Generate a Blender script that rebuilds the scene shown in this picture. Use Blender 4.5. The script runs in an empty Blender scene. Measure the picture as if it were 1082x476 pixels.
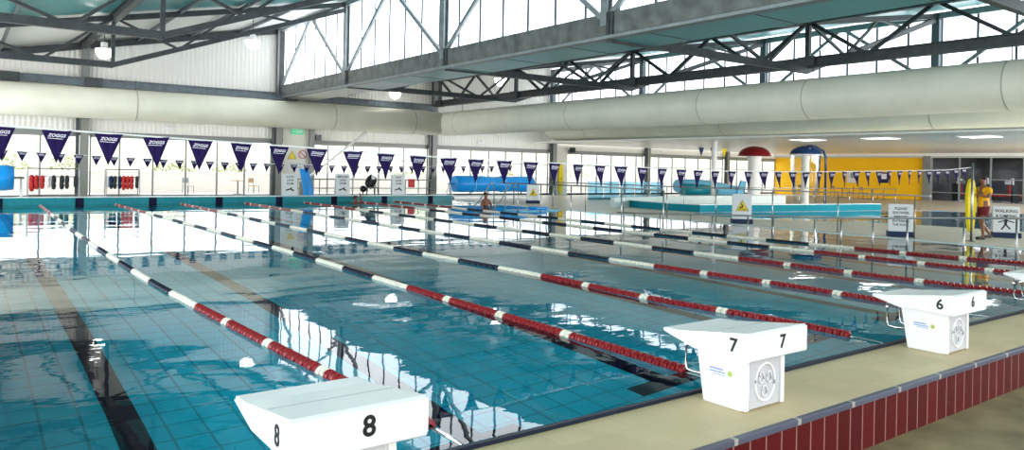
import bpy, bmesh, math, random
from mathutils import Vector, Matrix

random.seed(7)
SC = bpy.context.scene
COL = SC.collection
PI = math.pi

# ------------------------------------------------------------------ camera
TH, ROLL, FPX = 0.6389, 0.020, 792.9
cam_d = bpy.data.cameras.new('camera')
cam = bpy.data.objects.new('camera', cam_d)
COL.objects.link(cam)
Rv = Vector((math.cos(TH), -math.sin(TH), 0)); Fv = Vector((math.sin(TH), math.cos(TH), 0)); Uv = Vector((0, 0, 1))
Rc = Rv * math.cos(ROLL) + Uv * math.sin(ROLL)
Uc = Uv * math.cos(ROLL) - Rv * math.sin(ROLL)
M = Matrix((Rc, Uc, -Fv)).transposed().to_4x4()
M.translation = Vector((-1.2117, -3.7863, 1.6674))
cam.matrix_world = M
cam_d.sensor_fit = 'HORIZONTAL'; cam_d.sensor_width = 36.0
cam_d.lens = 36.0 * FPX / 1082.0
cam_d.shift_x = -1.19 / 1082; cam_d.shift_y = -59.49 / 1082
cam_d.clip_end = 400
SC.camera = cam

# ------------------------------------------------------------------ world, light, exposure
world = bpy.data.worlds.new('sky'); SC.world = world; world.use_nodes = True
bg = world.node_tree.nodes['Background']
bg.inputs[0].default_value = (0.93, 0.97, 1.0, 1); bg.inputs[1].default_value = 1.9
SC.view_settings.view_transform = 'Standard'; SC.view_settings.look = 'None'
SC.view_settings.gamma = 1; SC.view_settings.exposure = 0.7
SC.view_settings.use_curve_mapping = False
SC.cycles.use_denoising = True
SC.cycles.max_bounces = 14; SC.cycles.diffuse_bounces = 6; SC.cycles.glossy_bounces = 5
SC.cycles.transmission_bounces = 8; SC.cycles.transparent_max_bounces = 40
SC.cycles.caustics_refractive = True; SC.cycles.caustics_reflective = False
SC.cycles.blur_glossy = 0.3
CLERE = 1.9      # emission standing in for daylight through the translucent clerestory sheets

def area(name, loc, rot, sx, sy, power, color=(1, 1, 1)):
    l = bpy.data.lights.new(name, 'AREA'); l.shape = 'RECTANGLE'; l.size = sx; l.size_y = sy
    l.energy = power; l.color = color
    o = bpy.data.objects.new(name, l); COL.objects.link(o); o.location = loc; o.rotation_euler = rot
    return o
# daylight entering through the glazed wall behind and above the photographer
area('daylight_behind', (4, -11.5, 5.5), (math.radians(68), 0, 0), 26, 5, 480, (1, .98, .95))
# added fill from out of view on the left, raises the interior brightness
area('fill_side', (-9.5, 14, 3.2), (0, math.radians(-80), 0), 5, 40, 2300, (.97, .99, 1))
# added unseen fill tilted up to brighten the low leisure pool ceiling
area('fill_right', (43, -6.5, 1.6), (math.radians(116), 0, 0), 26, 3, 5200, (1, .98, .93))

# ------------------------------------------------------------------ materials
def mat(name, col, rough=.6, metal=0., noise=0., nscale=8., bump=0., bscale=40., emit=None, estr=0., spec=.25, alpha=None, trans=0.):
    m = bpy.data.materials.new(name); m.use_nodes = True
    nt = m.node_tree; b = nt.nodes['Principled BSDF']
    c = (col[0], col[1], col[2], 1)
    b.inputs['Base Color'].default_value = c
    b.inputs['Roughness'].default_value = rough
    b.inputs['Metallic'].default_value = metal
    b.inputs['Specular IOR Level'].default_value = spec
    tc = nt.nodes.new('ShaderNodeTexCoord')
    if noise > 0:
        n = nt.nodes.new('ShaderNodeTexNoise'); n.inputs['Scale'].default_value = nscale; n.inputs['Detail'].default_value = 4
        nt.links.new(tc.outputs['Object'], n.inputs['Vector'])
        r = nt.nodes.new('ShaderNodeValToRGB')
        r.color_ramp.elements[0].position = .3; r.color_ramp.elements[1].position = .7
        r.color_ramp.elements[0].color = tuple(max(0, v * (1 - noise)) for v in col) + (1,)
        r.color_ramp.elements[1].color = tuple(min(1, v * (1 + noise)) for v in col) + (1,)
        nt.links.new(n.outputs['Fac'], r.inputs[0]); nt.links.new(r.outputs[0], b.inputs['Base Color'])
    if bump > 0:
        n2 = nt.nodes.new('ShaderNodeTexNoise'); n2.inputs['Scale'].default_value = bscale
        nt.links.new(tc.outputs['Object'], n2.inputs['Vector'])
        bu = nt.nodes.new('ShaderNodeBump'); bu.inputs['Strength'].default_value = bump; bu.inputs['Distance'].default_value = .01
        nt.links.new(n2.outputs['Fac'], bu.inputs['Height']); nt.links.new(bu.outputs[0], b.inputs['Normal'])
    if emit:
        b.inputs['Emission Color'].default_value = emit + (1,); b.inputs['Emission Strength'].default_value = estr
    if trans:
        b.inputs['Transmission Weight'].default_value = trans
    if alpha is not None:
        b.inputs['Alpha'].default_value = alpha
    return m

def tile_mat(name, col, mortar, w, h, msize, rough=.3, var=.12, offset=0., axes='XY', bump=.15, noise=0.):
    """brick texture tiles; axes picks which object axes run across/up the tiles"""
    m = mat(name, col, rough, spec=.12); nt = m.node_tree; b = nt.nodes['Principled BSDF']
    tc = nt.nodes.new('ShaderNodeTexCoord'); sp = nt.nodes.new('ShaderNodeSeparateXYZ'); cb = nt.nodes.new('ShaderNodeCombineXYZ')
    nt.links.new(tc.outputs['Object'], sp.inputs[0])
    nt.links.new(sp.outputs[axes[0]], cb.inputs[0]); nt.links.new(sp.outputs[axes[1]], cb.inputs[1])
    br = nt.nodes.new('ShaderNodeTexBrick'); br.offset = offset; br.squash = 1
    br.inputs['Scale'].default_value = 1; br.inputs['Brick Width'].default_value = w; br.inputs['Row Height'].default_value = h
    br.inputs['Mortar Size'].default_value = msize; br.inputs['Mortar Smooth'].default_value = .1
    br.inputs['Color1'].default_value = tuple(v * (1 - var) for v in col) + (1,)
    br.inputs['Color2'].default_value = tuple(min(1, v * (1 + var)) for v in col) + (1,)
    br.inputs['Mortar'].default_value = tuple(mortar) + (1,)
    nt.links.new(cb.outputs[0], br.inputs['Vector'])
    out = br.outputs['Color']
    if noise > 0:
        n = nt.nodes.new('ShaderNodeTexNoise'); n.inputs['Scale'].default_value = 1.1; n.inputs['Detail'].default_value = 6
        nt.links.new(tc.outputs['Object'], n.inputs['Vector'])
        mp = nt.nodes.new('ShaderNodeMapRange'); mp.inputs[3].default_value = 1 - noise; mp.inputs[4].default_value = 1 + noise * .4
        nt.links.new(n.outputs['Fac'], mp.inputs[0])
        mx = nt.nodes.new('ShaderNodeVectorMath'); mx.operation = 'SCALE'
        nt.links.new(out, mx.inputs[0]); nt.links.new(mp.outputs[0], mx.inputs['Scale']); out = mx.outputs[0]
    nt.links.new(out, b.inputs['Base Color'])
    bu = nt.nodes.new('ShaderNodeBump'); bu.inputs['Strength'].default_value = bump; bu.inputs['Distance'].default_value = .004; bu.invert = True
    nt.links.new(br.outputs['Fac'], bu.inputs['Height']); nt.links.new(bu.outputs[0], b.inputs['Normal'])
    return m

def water_mat(name, strength, tint=(1, 1, 1)):
    m = bpy.data.materials.new(name); m.use_nodes = True; nt = m.node_tree; nt.nodes.clear()
    out = nt.nodes.new('ShaderNodeOutputMaterial')
    tc = nt.nodes.new('ShaderNodeTexCoord')
    mp = nt.nodes.new('ShaderNodeMapping'); mp.inputs['Scale'].default_value = (1.0, 1.0, 1)
    mp.inputs['Rotation'].default_value = (0, 0, .6)
    nt.links.new(tc.outputs['Object'], mp.inputs[0])
    mp2 = nt.nodes.new('ShaderNodeMapping'); mp2.inputs['Scale'].default_value = (.55, 1.0, 1); mp2.inputs['Rotation'].default_value = (0, 0, TH)
    nt.links.new(tc.outputs['Object'], mp2.inputs[0])
    n1 = nt.nodes.new('ShaderNodeTexNoise'); n1.inputs['Scale'].default_value = .55; n1.inputs['Detail'].default_value = 2; n1.inputs['Roughness'].default_value = .4
    n2 = nt.nodes.new('ShaderNodeTexNoise'); n2.inputs['Scale'].default_value = 3.2; n2.inputs['Detail'].default_value = 3; n2.inputs['Roughness'].default_value = .5
    n3 = nt.nodes.new('ShaderNodeTexNoise'); n3.inputs['Scale'].default_value = .12; n3.inputs['Detail'].default_value = 1
    for n in (n1, n2): nt.links.new(mp2.outputs[0], n.inputs['Vector'])
    nt.links.new(mp.outputs[0], n3.inputs['Vector'])
    amp = nt.nodes.new('ShaderNodeMapRange'); amp.inputs[1].default_value = .35; amp.inputs[2].default_value = .65
    amp.inputs[3].default_value = .25; amp.inputs[4].default_value = 1.0
    nt.links.new(n3.outputs['Fac'], amp.inputs[0])
    mul = nt.nodes.new('ShaderNodeMath'); mul.operation = 'MULTIPLY'
    nt.links.new(n2.outputs['Fac'], mul.inputs[0]); nt.links.new(amp.outputs[0], mul.inputs[1])
    ad = nt.nodes.new('ShaderNodeMath'); ad.operation = 'MULTIPLY_ADD'; ad.inputs[1].default_value = .13
    nt.links.new(mul.outputs[0], ad.inputs[0]); nt.links.new(n1.outputs['Fac'], ad.inputs[2])
    bu = nt.nodes.new('ShaderNodeBump'); bu.inputs['Strength'].default_value = 1; bu.inputs['Distance'].default_value = strength
    nt.links.new(ad.outputs[0], bu.inputs['Height'])
    fr = nt.nodes.new('ShaderNodeFresnel'); fr.inputs['IOR'].default_value = 1.333
    rf = nt.nodes.new('ShaderNodeBsdfRefraction'); rf.inputs['IOR'].default_value = 1.333; rf.inputs['Roughness'].default_value = 0
    rf.inputs['Color'].default_value = tint + (1,)
    gl = nt.nodes.new('ShaderNodeBsdfGlossy'); gl.inputs['Roughness'].default_value = 0.0; gl.inputs['Color'].default_value = (1, 1, 1, 1)
    for n in (fr, rf, gl): nt.links.new(bu.outputs[0], n.inputs['Normal'])
    mx = nt.nodes.new('ShaderNodeMixShader')
    nt.links.new(fr.outputs[0], mx.inputs[0]); nt.links.new(rf.outputs[0], mx.inputs[1]); nt.links.new(gl.outputs[0], mx.inputs[2])
    nt.links.new(mx.outputs[0], out.inputs['Surface'])
    return m

def glass_mat(name, tint, fac=.92):
    m = bpy.data.materials.new(name); m.use_nodes = True; nt = m.node_tree; nt.nodes.clear()
    out = nt.nodes.new('ShaderNodeOutputMaterial'); t = nt.nodes.new('ShaderNodeBsdfTransparent'); g = nt.nodes.new('ShaderNodeBsdfGlossy')
    t.inputs[0].default_value = tint + (1,); g.inputs['Roughness'].default_value = .03
    fr = nt.nodes.new('ShaderNodeFresnel'); fr.inputs['IOR'].default_value = 1.35
    mx = nt.nodes.new('ShaderNodeMixShader'); nt.links.new(fr.outputs[0], mx.inputs[0])
    nt.links.new(t.outputs[0], mx.inputs[1]); nt.links.new(g.outputs[0], mx.inputs[2]); nt.links.new(mx.outputs[0], out.inputs[0])
    return m

M_ = {}
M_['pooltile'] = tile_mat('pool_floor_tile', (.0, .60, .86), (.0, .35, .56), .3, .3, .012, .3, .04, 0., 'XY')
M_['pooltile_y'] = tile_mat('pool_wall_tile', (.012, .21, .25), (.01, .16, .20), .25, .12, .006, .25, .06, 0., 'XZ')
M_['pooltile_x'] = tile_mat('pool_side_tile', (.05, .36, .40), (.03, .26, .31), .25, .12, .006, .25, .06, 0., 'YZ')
M_['navytile'] = tile_mat('navy_lane_tile', (.006, .008, .03), (.004, .006, .02), .15, .15, .006, .7, .2)
M_['curb'] = mat('wet_pale_curb', (.55, .66, .66), .25, noise=.06)
M_['deck'] = tile_mat('beige_deck_tile', (.60, .475, .285), (.57, .45, .265), .30, .30, .006, .45, .05, .5, 'XY', .1, .28)
M_['deck2'] = tile_mat('pale_deck_tile', (.62, .56, .46), (.52, .46, .36), .30, .30, .006, .4, .05, .5, 'XY', .1, .15)
M_['conc'] = mat('tan_concrete', (.20, .155, .078), .55, noise=.38, nscale=2.2, bump=.3, bscale=60)
M_['redtile'] = tile_mat('maroon_step_tile', (.085, .004, .006), (.30, .15, .12), .174, .60, .007, .42, .18, 0., 'XZ', .5, .2)
M_['edge'] = tile_mat('grey_nosing_tile', (.08, .085, .12), (.34, .31, .28), .70, .5, .02, .35, .2, 0., 'XZ', .3)
M_['gutter'] = mat('dark_blue_gutter', (.008, .012, .03), .4)
M_['white'] = mat('white_gelcoat', (.75, .75, .755), .28, noise=.015, nscale=3)
M_['white2'] = mat('white_matt_plastic', (.80, .80, .80), .5)
M_['recess'] = mat('recess_shade_and_seam_grey', (.50, .50, .53), .35)  # shade of the block's rear recess put into the grey; also seam line
M_['black'] = mat('black_paint', (.012, .012, .014), .4)
M_['chrome'] = mat('brushed_stainless_steel', (.55, .55, .56), .25, 1.0)
M_['rail'] = mat('dull_stainless_rail', (.30, .31, .31), .35, .9)
M_['wallp'] = mat('white_corrugated_cladding', (.82, .81, .77), .5)
M_['panel'] = mat('warm_white_panel', (.70, .69, .63), .55)
M_['roofteal'] = mat('teal_roof_lining', (.10, .42, .43), .32, noise=.08, nscale=.6)
M_['roofwhite'] = mat('pale_roof_lining', (.86, .87, .85), .45)
M_['steel'] = mat('dark_painted_steel', (.06, .068, .072), .4, .3, noise=.2, nscale=5)
M_['steelblue'] = mat('blue_grey_painted_steel', (.13, .16, .18), .4, .3, noise=.2, nscale=4)
M_['galv'] = mat('galvanised_grey_steel', (.15, .162, .157), .42, .4, noise=.35, nscale=2.5)
M_['galvlight'] = mat('pale_galvanised_steel', (.26, .29, .30), .4, .4, noise=.15, nscale=4)
M_['colm'] = mat('grey_column_paint', (.22, .23, .22), .45, .1)
M_['alu'] = mat('grey_aluminium_frame', (.24, .25, .25), .4, .4)
M_['duct'] = mat('cream_fabric_duct', (.68, .685, .58), .42, noise=.05, nscale=1.2, bump=.25, bscale=2.5)
M_['seam'] = mat('duct_seam', (.40, .40, .35), .5)
M_['ceil'] = mat('white_ceiling_board', (.92, .92, .88), .35)
M_['trim'] = mat('pale_green_grey_trim', (.50, .55, .51), .4)
M_['yellow'] = mat('golden_yellow_wall', (.92, .53, .006), .5, noise=.04, nscale=.5)
M_['purple'] = mat('purple_pennant_vinyl', (.012, .005, .055), .8, spec=.15)
M_['string'] = mat('white_cord', (.8, .8, .8), .6)
M_['print'] = mat('pale_print', (.78, .75, .85), .5)
M_['red'] = mat('red_float_plastic', (.22, .010, .014), .3, noise=.25, nscale=30)
M_['wfloat'] = mat('cream_float_plastic', (.72, .70, .60), .35, noise=.12, nscale=20)
M_['nfloat'] = mat('navy_float_plastic', (.007, .010, .028), .35, noise=.3, nscale=30)
M_['blue'] = mat('bright_blue_plastic', (.008, .27, .72), .35, noise=.08, nscale=2)
M_['sky'] = mat('light_blue_plastic', (.16, .48, .72), .35, noise=.08, nscale=2)
M_['teal'] = mat('teal_plastic', (.008, .22, .29), .35, noise=.1, nscale=2)
M_['tealwall'] = mat('turquoise_pool_paint', (.004, .20, .27), .75, spec=.15)
M_['navy'] = mat('navy_rubber', (.006, .022, .07), .5)
M_['redd'] = mat('dark_red_shell', (.17, .008, .010), .3)
M_['dblue'] = mat('dark_blue_shell', (.012, .05, .16), .15)
M_['ylw'] = mat('rescue_yellow_foam', (.80, .62, .01), .5)
M_['ylwshirt'] = mat('yellow_orange_shirt', (.75, .36, .01), .8)
M_['maroon'] = mat('maroon_shorts_cloth', (.13, .012, .02), .8)
M_['skin'] = mat('tanned_skin', (.20, .085, .05), .5)
M_['hair'] = mat('dark_hair', (.015, .01, .01), .6)
M_['swim'] = mat('dark_swimwear', (.015, .03, .035), .5)
M_['redkit'] = mat('red_foam', (.52, .03, .03), .6)
M_['blackkit'] = mat('charcoal_foam', (.03, .035, .04), .6)
M_['signw'] = mat('grey_white_sign_board', (.66, .68, .70), .4)
M_['signy'] = mat('sign_yellow', (.80, .60, .02), .4)
M_['signr'] = mat('sign_red', (.55, .03, .03), .4)
M_['green'] = mat('green_exit_sign', (.03, .22, .10), .4, emit=(.10, .55, .28), estr=.5)
M_['lampw'] = mat('lit_lamp_diffuser', (.9, .9, .9), .4, emit=(1, .98, .94), estr=7)
M_['lampp'] = mat('lit_ceiling_panel', (.9, .9, .9), .4, emit=(1, .97, .9), estr=3.5)
M_['sheet'] = mat('daylit_translucent_sheet', (.8, .85, .9), .4, emit=(.90, .95, 1.0), estr=CLERE)
M_['glass'] = glass_mat('clear_glazing', (.96, .98, .97))
M_['dglass'] = glass_mat('tinted_gym_glass', (.55, .57, .6))
M_['bglass'] = glass_mat('blue_glass_balustrade', (.55, .80, .92))
M_['curtain'] = glass_mat('falling_water', (.95, .97, .95))
M_['grass'] = mat('dry_pale_grass', (.56, .57, .42), .9, noise=.2, nscale=.6)
M_['hedge'] = mat('yellow_green_foliage', (.40, .42, .14), .8, noise=.4, nscale=5)
M_['outfloor'] = mat('pale_outdoor_paving', (.66, .62, .58), .8, noise=.05)
M_['wood'] = mat('tan_timber', (.36, .22, .11), .6, noise=.2)
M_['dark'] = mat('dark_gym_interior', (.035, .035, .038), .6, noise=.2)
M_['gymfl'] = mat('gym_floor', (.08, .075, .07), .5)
M_['water'] = water_mat('rippled_pool_water', .020)
M_['water2'] = water_mat('rippled_leisure_water', .05)

# ------------------------------------------------------------------ helpers
def newobj(name, bm, m=None, parent=None, smooth=False, loc=None):
    me = bpy.data.meshes.new(name); bm.normal_update(); bm.to_mesh(me); bm.free()
    if m is not None:
        for x in (m if isinstance(m, (list, tuple)) else [m]): me.materials.append(M_[x] if isinstance(x, str) else x)
    if smooth:
        for p in me.polygons: p.use_smooth = len(p.vertices) == 4
    o = bpy.data.objects.new(name, me); COL.objects.link(o)
    if parent is not None: o.parent = parent
    if loc is not None: o.location = loc
    return o
def thing(name, label, cat, loc=(0, 0, 0), rz=0, group=None):
    o = bpy.data.objects.new(name, None); COL.objects.link(o); o.location = loc; o.rotation_euler = (0, 0, rz)
    o.empty_display_size = .1
    o['label'] = label; o['category'] = cat
    if group: o['group'] = group
    return o
def tag(o, label, cat, group=None, kind=None):
    o['label'] = label; o['category'] = cat
    if group: o['group'] = group
    if kind: o['kind'] = kind
    return o
def struct(name, bm, m, label=None, cat=None, smooth=False):
    o = newobj(name, bm, m, smooth=smooth); o['kind'] = 'structure'
    if label: o['label'] = label
    if cat: o['category'] = cat
    return o
def box(bm, x0, x1, y0, y1, z0, z1, mi=0):
    vs = [bm.verts.new(p) for p in ((x0, y0, z0), (x1, y0, z0), (x1, y1, z0), (x0, y1, z0), (x0, y0, z1), (x1, y0, z1), (x1, y1, z1), (x0, y1, z1))]
    for f in ((0, 3, 2, 1), (4, 5, 6, 7), (0, 1, 5, 4), (1, 2, 6, 5), (2, 3, 7, 6), (3, 0, 4, 7)):
        bm.faces.new([vs[i] for i in f]).material_index = mi
    return bm
def bx(x0, x1, y0, y1, z0, z1): return box(bmesh.new(), x0, x1, y0, y1, z0, z1)
def quad(bm, pts, mi=0):
    bm.faces.new([bm.verts.new(p) for p in pts]).material_index = mi; return bm
def bevel(bm, w, seg=2):
    bmesh.ops.bevel(bm, geom=list(bm.edges), offset=w, segments=seg, affect='EDGES', profile=.5); return bm
def frame_to(d):
    d = Vector(d).normalized(); up = Vector((0, 0, 1)) if abs(d.z) < .99 else Vector((1, 0, 0))
    s = d.cross(up).normalized(); u = s.cross(d).normalized(); return d, s, u
def beam(bm, a, b, w, h):
    """rectangular bar from a to b: w across, h high"""
    a, b = Vector(a), Vector(b); d, s, u = frame_to(b - a)
    A = [bm.verts.new(a + s * i * w / 2 + u * j * h / 2) for i, j in ((-1, -1), (1, -1), (1, 1), (-1, 1))]
    B = [bm.verts.new(b + s * i * w / 2 + u * j * h / 2) for i, j in ((-1, -1), (1, -1), (1, 1), (-1, 1))]
    for k in range(4): bm.faces.new((A[k], A[(k + 1) % 4], B[(k + 1) % 4], B[k]))
    bm.faces.new(A[::-1]); bm.faces.new(B); return bm
def ibeam(bm, a, b, w, h, t=.03):
    a, b = Vector(a), Vector(b); d, s, u = frame_to(b - a)
    for off, ww, hh in ((u * (h / 2 - t / 2), w, t), (-u * (h / 2 - t / 2), w, t), (Vector((0, 0, 0)), t, h - 2 * t)):
        beam(bm, a + off, b + off, ww, hh)
    return bm
def tube(bm, pts, r, n=8, cap=True, closed=False):
    pts = [Vector(p) for p in pts]; rings = []
    rr = r if isinstance(r, (list, tuple)) else [r] * len(pts)
    for i, p in enumerate(pts):
        if closed: d = pts[(i + 1) % len(pts)] - pts[i - 1]
        elif i == 0: d = pts[1] - pts[0]
        elif i == len(pts) - 1: d = pts[-1] - pts[-2]
        else: d = (pts[i + 1] - p).normalized() + (p - pts[i - 1]).normalized()
        d, s, u = frame_to(d)
        rings.append([bm.verts.new(p + (s * math.cos(2 * PI * k / n) + u * math.sin(2 * PI * k / n)) * rr[i]) for k in range(n)])
    m = len(rings)
    for i in range(m if closed else m - 1):
        A, B = rings[i], rings[(i + 1) % m]
        for k in range(n): bm.faces.new((A[k], A[(k + 1) % n], B[(k + 1) % n], B[k]))
    if cap and not closed:
        bm.faces.new(rings[0][::-1]); bm.faces.new(rings[-1])
    return bm
def lathe(bm, prof, n=20, c=(0, 0, 0), a0=0, a1=2 * PI):
    full = abs(a1 - a0 - 2 * PI) < 1e-6; k = n if full else n + 1; rings = []
    for r, z in prof:
        if r < 1e-6: rings.append([bm.verts.new((c[0], c[1], c[2] + z))])
        else: rings.append([bm.verts.new((c[0] + r * math.cos(a0 + (a1 - a0) * i / n), c[1] + r * math.sin(a0 + (a1 - a0) * i / n), c[2] + z)) for i in range(k)])
    for A, B in zip(rings, rings[1:]):
        for i in range(n):
            j = (i + 1) % len(A) if len(A) > 1 else 0; jj = (i + 1) % len(B) if len(B) > 1 else 0
            a, b = (A[i] if len(A) > 1 else A[0]), (A[j] if len(A) > 1 else A[0])
            c_, d = (B[jj] if len(B) > 1 else B[0]), (B[i] if len(B) > 1 else B[0])
            vs = []
            for v in (a, b, c_, d):
                if v not in vs: vs.append(v)
            if len(vs) > 2: bm.faces.new(vs)
    return bm
def prism(bm, poly, axis, t0, t1, mi=0):
    """extrude a 2-D polygon; axis = the extrusion axis ('x','y','z')"""
    def P(u, v, t): return {'x': (t, u, v), 'y': (u, t, v), 'z': (u, v, t)}[axis]
    A = [bm.verts.new(P(u, v, t0)) for u, v in poly]; B = [bm.verts.new(P(u, v, t1)) for u, v in poly]
    n = len(poly)
    for i in range(n): bm.faces.new((A[i], A[(i + 1) % n], B[(i + 1) % n], B[i])).material_index = mi
    bm.faces.new(A[::-1]).material_index = mi; bm.faces.new(B).material_index = mi
    return bm
def fixn(bm): bmesh.ops.recalc_face_normals(bm, faces=bm.faces); return bm
def text_mesh(s, size, ext=.001, shear=0., bold=0.):
    cu = bpy.data.curves.new('lettering', 'FONT'); cu.body = s; cu.size = size; cu.extrude = ext; cu.shear = shear; cu.offset = bold
    cu.align_x = 'CENTER'; cu.align_y = 'CENTER'; cu.resolution_u = 3
    o = bpy.data.objects.new('lettering', cu); COL.objects.link(o)
    dg = bpy.context.evaluated_depsgraph_get(); me = bpy.data.meshes.new_from_object(o.evaluated_get(dg)); me.name = 'lettering'
    bpy.data.objects.remove(o); bpy.data.curves.remove(cu); return me
def text_obj(name, s, size, m, parent, loc, rot, **k):
    me = text_mesh(s, size, **k); me.materials.clear(); me.materials.append(M_[m])
    o = bpy.data.objects.new(name, me); COL.objects.link(o); o.parent = parent; o.location = loc; o.rotation_euler = rot; return o
def skin_mesh(joints, edges, sub=2):
    me = bpy.data.meshes.new('body'); me.from_pydata([j[0] for j in joints], [], [])
    me = bpy.data.meshes.new('body'); me.from_pydata([tuple(j[0]) for j in joints], edges, [])
    o = bpy.data.objects.new('body', me); COL.objects.link(o)
    sk = o.modifiers.new('s', 'SKIN'); sk.use_smooth_shade = True
    for i, j in enumerate(joints):
        r = j[1]; r = r if isinstance(r, (tuple, list)) else (r, r)
        me.skin_vertices[0].data[i].radius = r
        me.skin_vertices[0].data[i].use_root = (i == 0)
    sb = o.modifiers.new('d', 'SUBSURF'); sb.levels = sub; sb.render_levels = sub
    dg = bpy.context.evaluated_depsgraph_get(); out = bpy.data.meshes.new_from_object(o.evaluated_get(dg))
    bpy.data.objects.remove(o)
    for p in out.polygons: p.use_smooth = True
    return out
def meshobj(name, me, m, parent):
    me.materials.clear(); me.materials.append(M_[m]); me.name = name
    o = bpy.data.objects.new(name, me); COL.objects.link(o); o.parent = parent; return o
def copy_tree(o, parent=None):
    c = o.copy(); COL.objects.link(c); c.parent = parent
    for ch in [q for q in bpy.data.objects if q.parent == o]: copy_tree(ch, c)
    return c

# ================================================================== GEOMETRY CONSTANTS
PX0, PX1, PY0, PY1 = -1.25, 18.95, 0.0, 28.15     # pool basin
YW = 34.9                                           # glazed end wall
X1, XM, X3 = 12.23, 21.41, 30.6                     # clerestory planes / mid truss
GRID = [2.3, 10.4, 18.45, 26.55]
def z1(x): return 8.8 + .2 * (x - X1)
def z2(x): return 5.45 + .16 * (x - X1)

# ------------------------------------------------------------------ floors
DZ = -.03
bm = bmesh.new()                                     # starting-block platform
box(bm, PX0 - 6, 32, -.80, 0.0, -.60, DZ); struct('floor', bm, 'deck', 'raised beige tiled platform carrying the starting blocks')
struct('floor', bx(PX0 - 6, 60, -12, -.80, -.62, -.42), 'conc', 'lower tan concrete floor in front of the maroon tiled step')
bm = bmesh.new()
box(bm, PX0 - 8, PX0, 0, YW, -.60, DZ); box(bm, PX0, 19.0, PY1 + .45, YW, -.6, DZ); struct('floor', bm, 'deck2', 'pale deck around the far end of the lap pool')
# right-hand deck with a hole for the leisure pool
LP = [(23.3, 16.7), (22.6, 14.4), (23.6, 12.2), (25.6, 10.4), (26.2, 8.2), (26.6, 5.2), (29.5, 2.8), (35, 2.0), (39.5, 4.5), (41, 9.5), (39, 13.6), (35.7, 15.2), (31.7, 15.8), (27.2, 16.6), (25.0, 17.2)]
def smooth_poly(P, n=6):
    out = []
    N = len(P)
    for i in range(N):
        p0, p1, p2, p3 = [Vector(P[(i + k - 1) % N]) for k in range(4)]
        for j in range(n):
            t = j / n
            out.append(.5 * ((2 * p1) + (p2 - p0) * t + (2 * p0 - 5 * p1 + 4 * p2 - p3) * t * t + (3 * p1 - p0 - 3 * p2 + p3) * t ** 3))
    return out
LPS = smooth_poly(LP)
def ring_deck(outer, inner, z, m, label):
    cu = bpy.data.curves.new('floor', 'CURVE'); cu.dimensions = '2D'; cu.fill_mode = 'BOTH'; cu.extrude = .02
    for P in (outer, inner):
        s = cu.splines.new('POLY'); s.points.add(len(P) - 1); s.use_cyclic_u = True
        for i, p in enumerate(P): s.points[i].co = (p[0], p[1], 0, 1)
    o = bpy.data.objects.new('floor', cu); COL.objects.link(o)
    dg = bpy.context.evaluated_depsgraph_get(); me = bpy.data.meshes.new_from_object(o.evaluated_get(dg)); bpy.data.objects.remove(o)
    me.materials.clear(); me.materials.append(M_[m]); o = bpy.data.objects.new('floor', me); COL.objects.link(o); o.location.z = z
    o['kind'] = 'structure'; o['label'] = label
    return o
ring_deck([(PX1, 0), (56, 0), (56, YW), (PX1, YW)], LPS, DZ - .02, 'deck2', 'pale deck between the lap pool and the leisure pool')

# ------------------------------------------------------------------ lap pool basin
D = -2.0
bm = bmesh.new(); quad(bm, [(PX0, PY0, D), (PX1, PY0, D), (PX1, PY1, D), (PX0, PY1, D)]); struct('floor', bm, 'pooltile', 'teal tiled bottom of the lap pool')
bm = bmesh.new(); quad(bm, [(PX0, PY0, D), (PX0, PY0, -.04), (PX0, PY1, -.04), (PX0, PY1, D)]); quad(bm, [(PX1, PY0, D), (PX1, PY1, D), (PX1, PY1, -.035), (PX1, PY0, -.035)])
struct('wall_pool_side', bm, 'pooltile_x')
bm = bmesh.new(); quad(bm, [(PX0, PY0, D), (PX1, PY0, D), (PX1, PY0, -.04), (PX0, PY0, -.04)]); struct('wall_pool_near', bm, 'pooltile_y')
# raised far end wall
t = thing('raised_end_wall', 'low teal tiled end wall of the lap pool with navy target marks', 'pool wall', (PX0, PY1, 0))
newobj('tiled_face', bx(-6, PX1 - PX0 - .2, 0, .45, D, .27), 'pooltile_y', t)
newobj('coping', bevel(bx(-6, PX1 - PX0 - .2, -.02, .47, .262, .30), .01), 'curb', t)
for k in range(8):
    newobj('target_mark', bx(2.5 * k - PX0 - .14, 2.5 * k - PX0 + .14, -.012, .0, -.9, .262), 'navytile', t)
# lane lines on the bottom
for k in range(8):
    bm = bmesh.new(); x = 2.45 * k + .02
    box(bm, x - .125, x + .125, 1.75, PY1 - 2, D, D + .006); box(bm, x - .5, x + .5, 1.5, 1.75, D, D + .0065); box(bm, x - .5, x + .5, PY1 - 2, PY1 - 1.75, D, D + .0065)
    names = ['eight', 'seven', 'six', 'five', 'four', 'three', 'two', 'one']
    o = newobj('lane_line', bm, 'navytile'); tag(o, 'dark T-ended line on the pool bottom of lane %s, counted towards the near left' % names[k], 'lane line', 'dark lane lines on the pool bottom')
    o['kind'] = 'structure'
# water sheet
bm = bmesh.new(); quad(bm, [(PX0, PY0, 0), (PX1, PY0, 0), (PX1, PY1, 0), (PX0, PY1, 0)])
o = newobj('pool_water', bm, 'water'); tag(o, 'clear blue-green rippled water filling the lap pool', 'water', kind='stuff')
# near edge gutter + far right kerb
struct('trim_1', bx(PX0, 40, -.035, .0, DZ, DZ + .028), 'gutter', 'thin dark blue strip along the near pool edge')
struct('trim_2', bevel(bx(PX1, PX1 + .22, 0, PY1 + .4, DZ - .02, DZ + .05), .015), 'curb', 'pale kerb along the right side of the lap pool')
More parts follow.
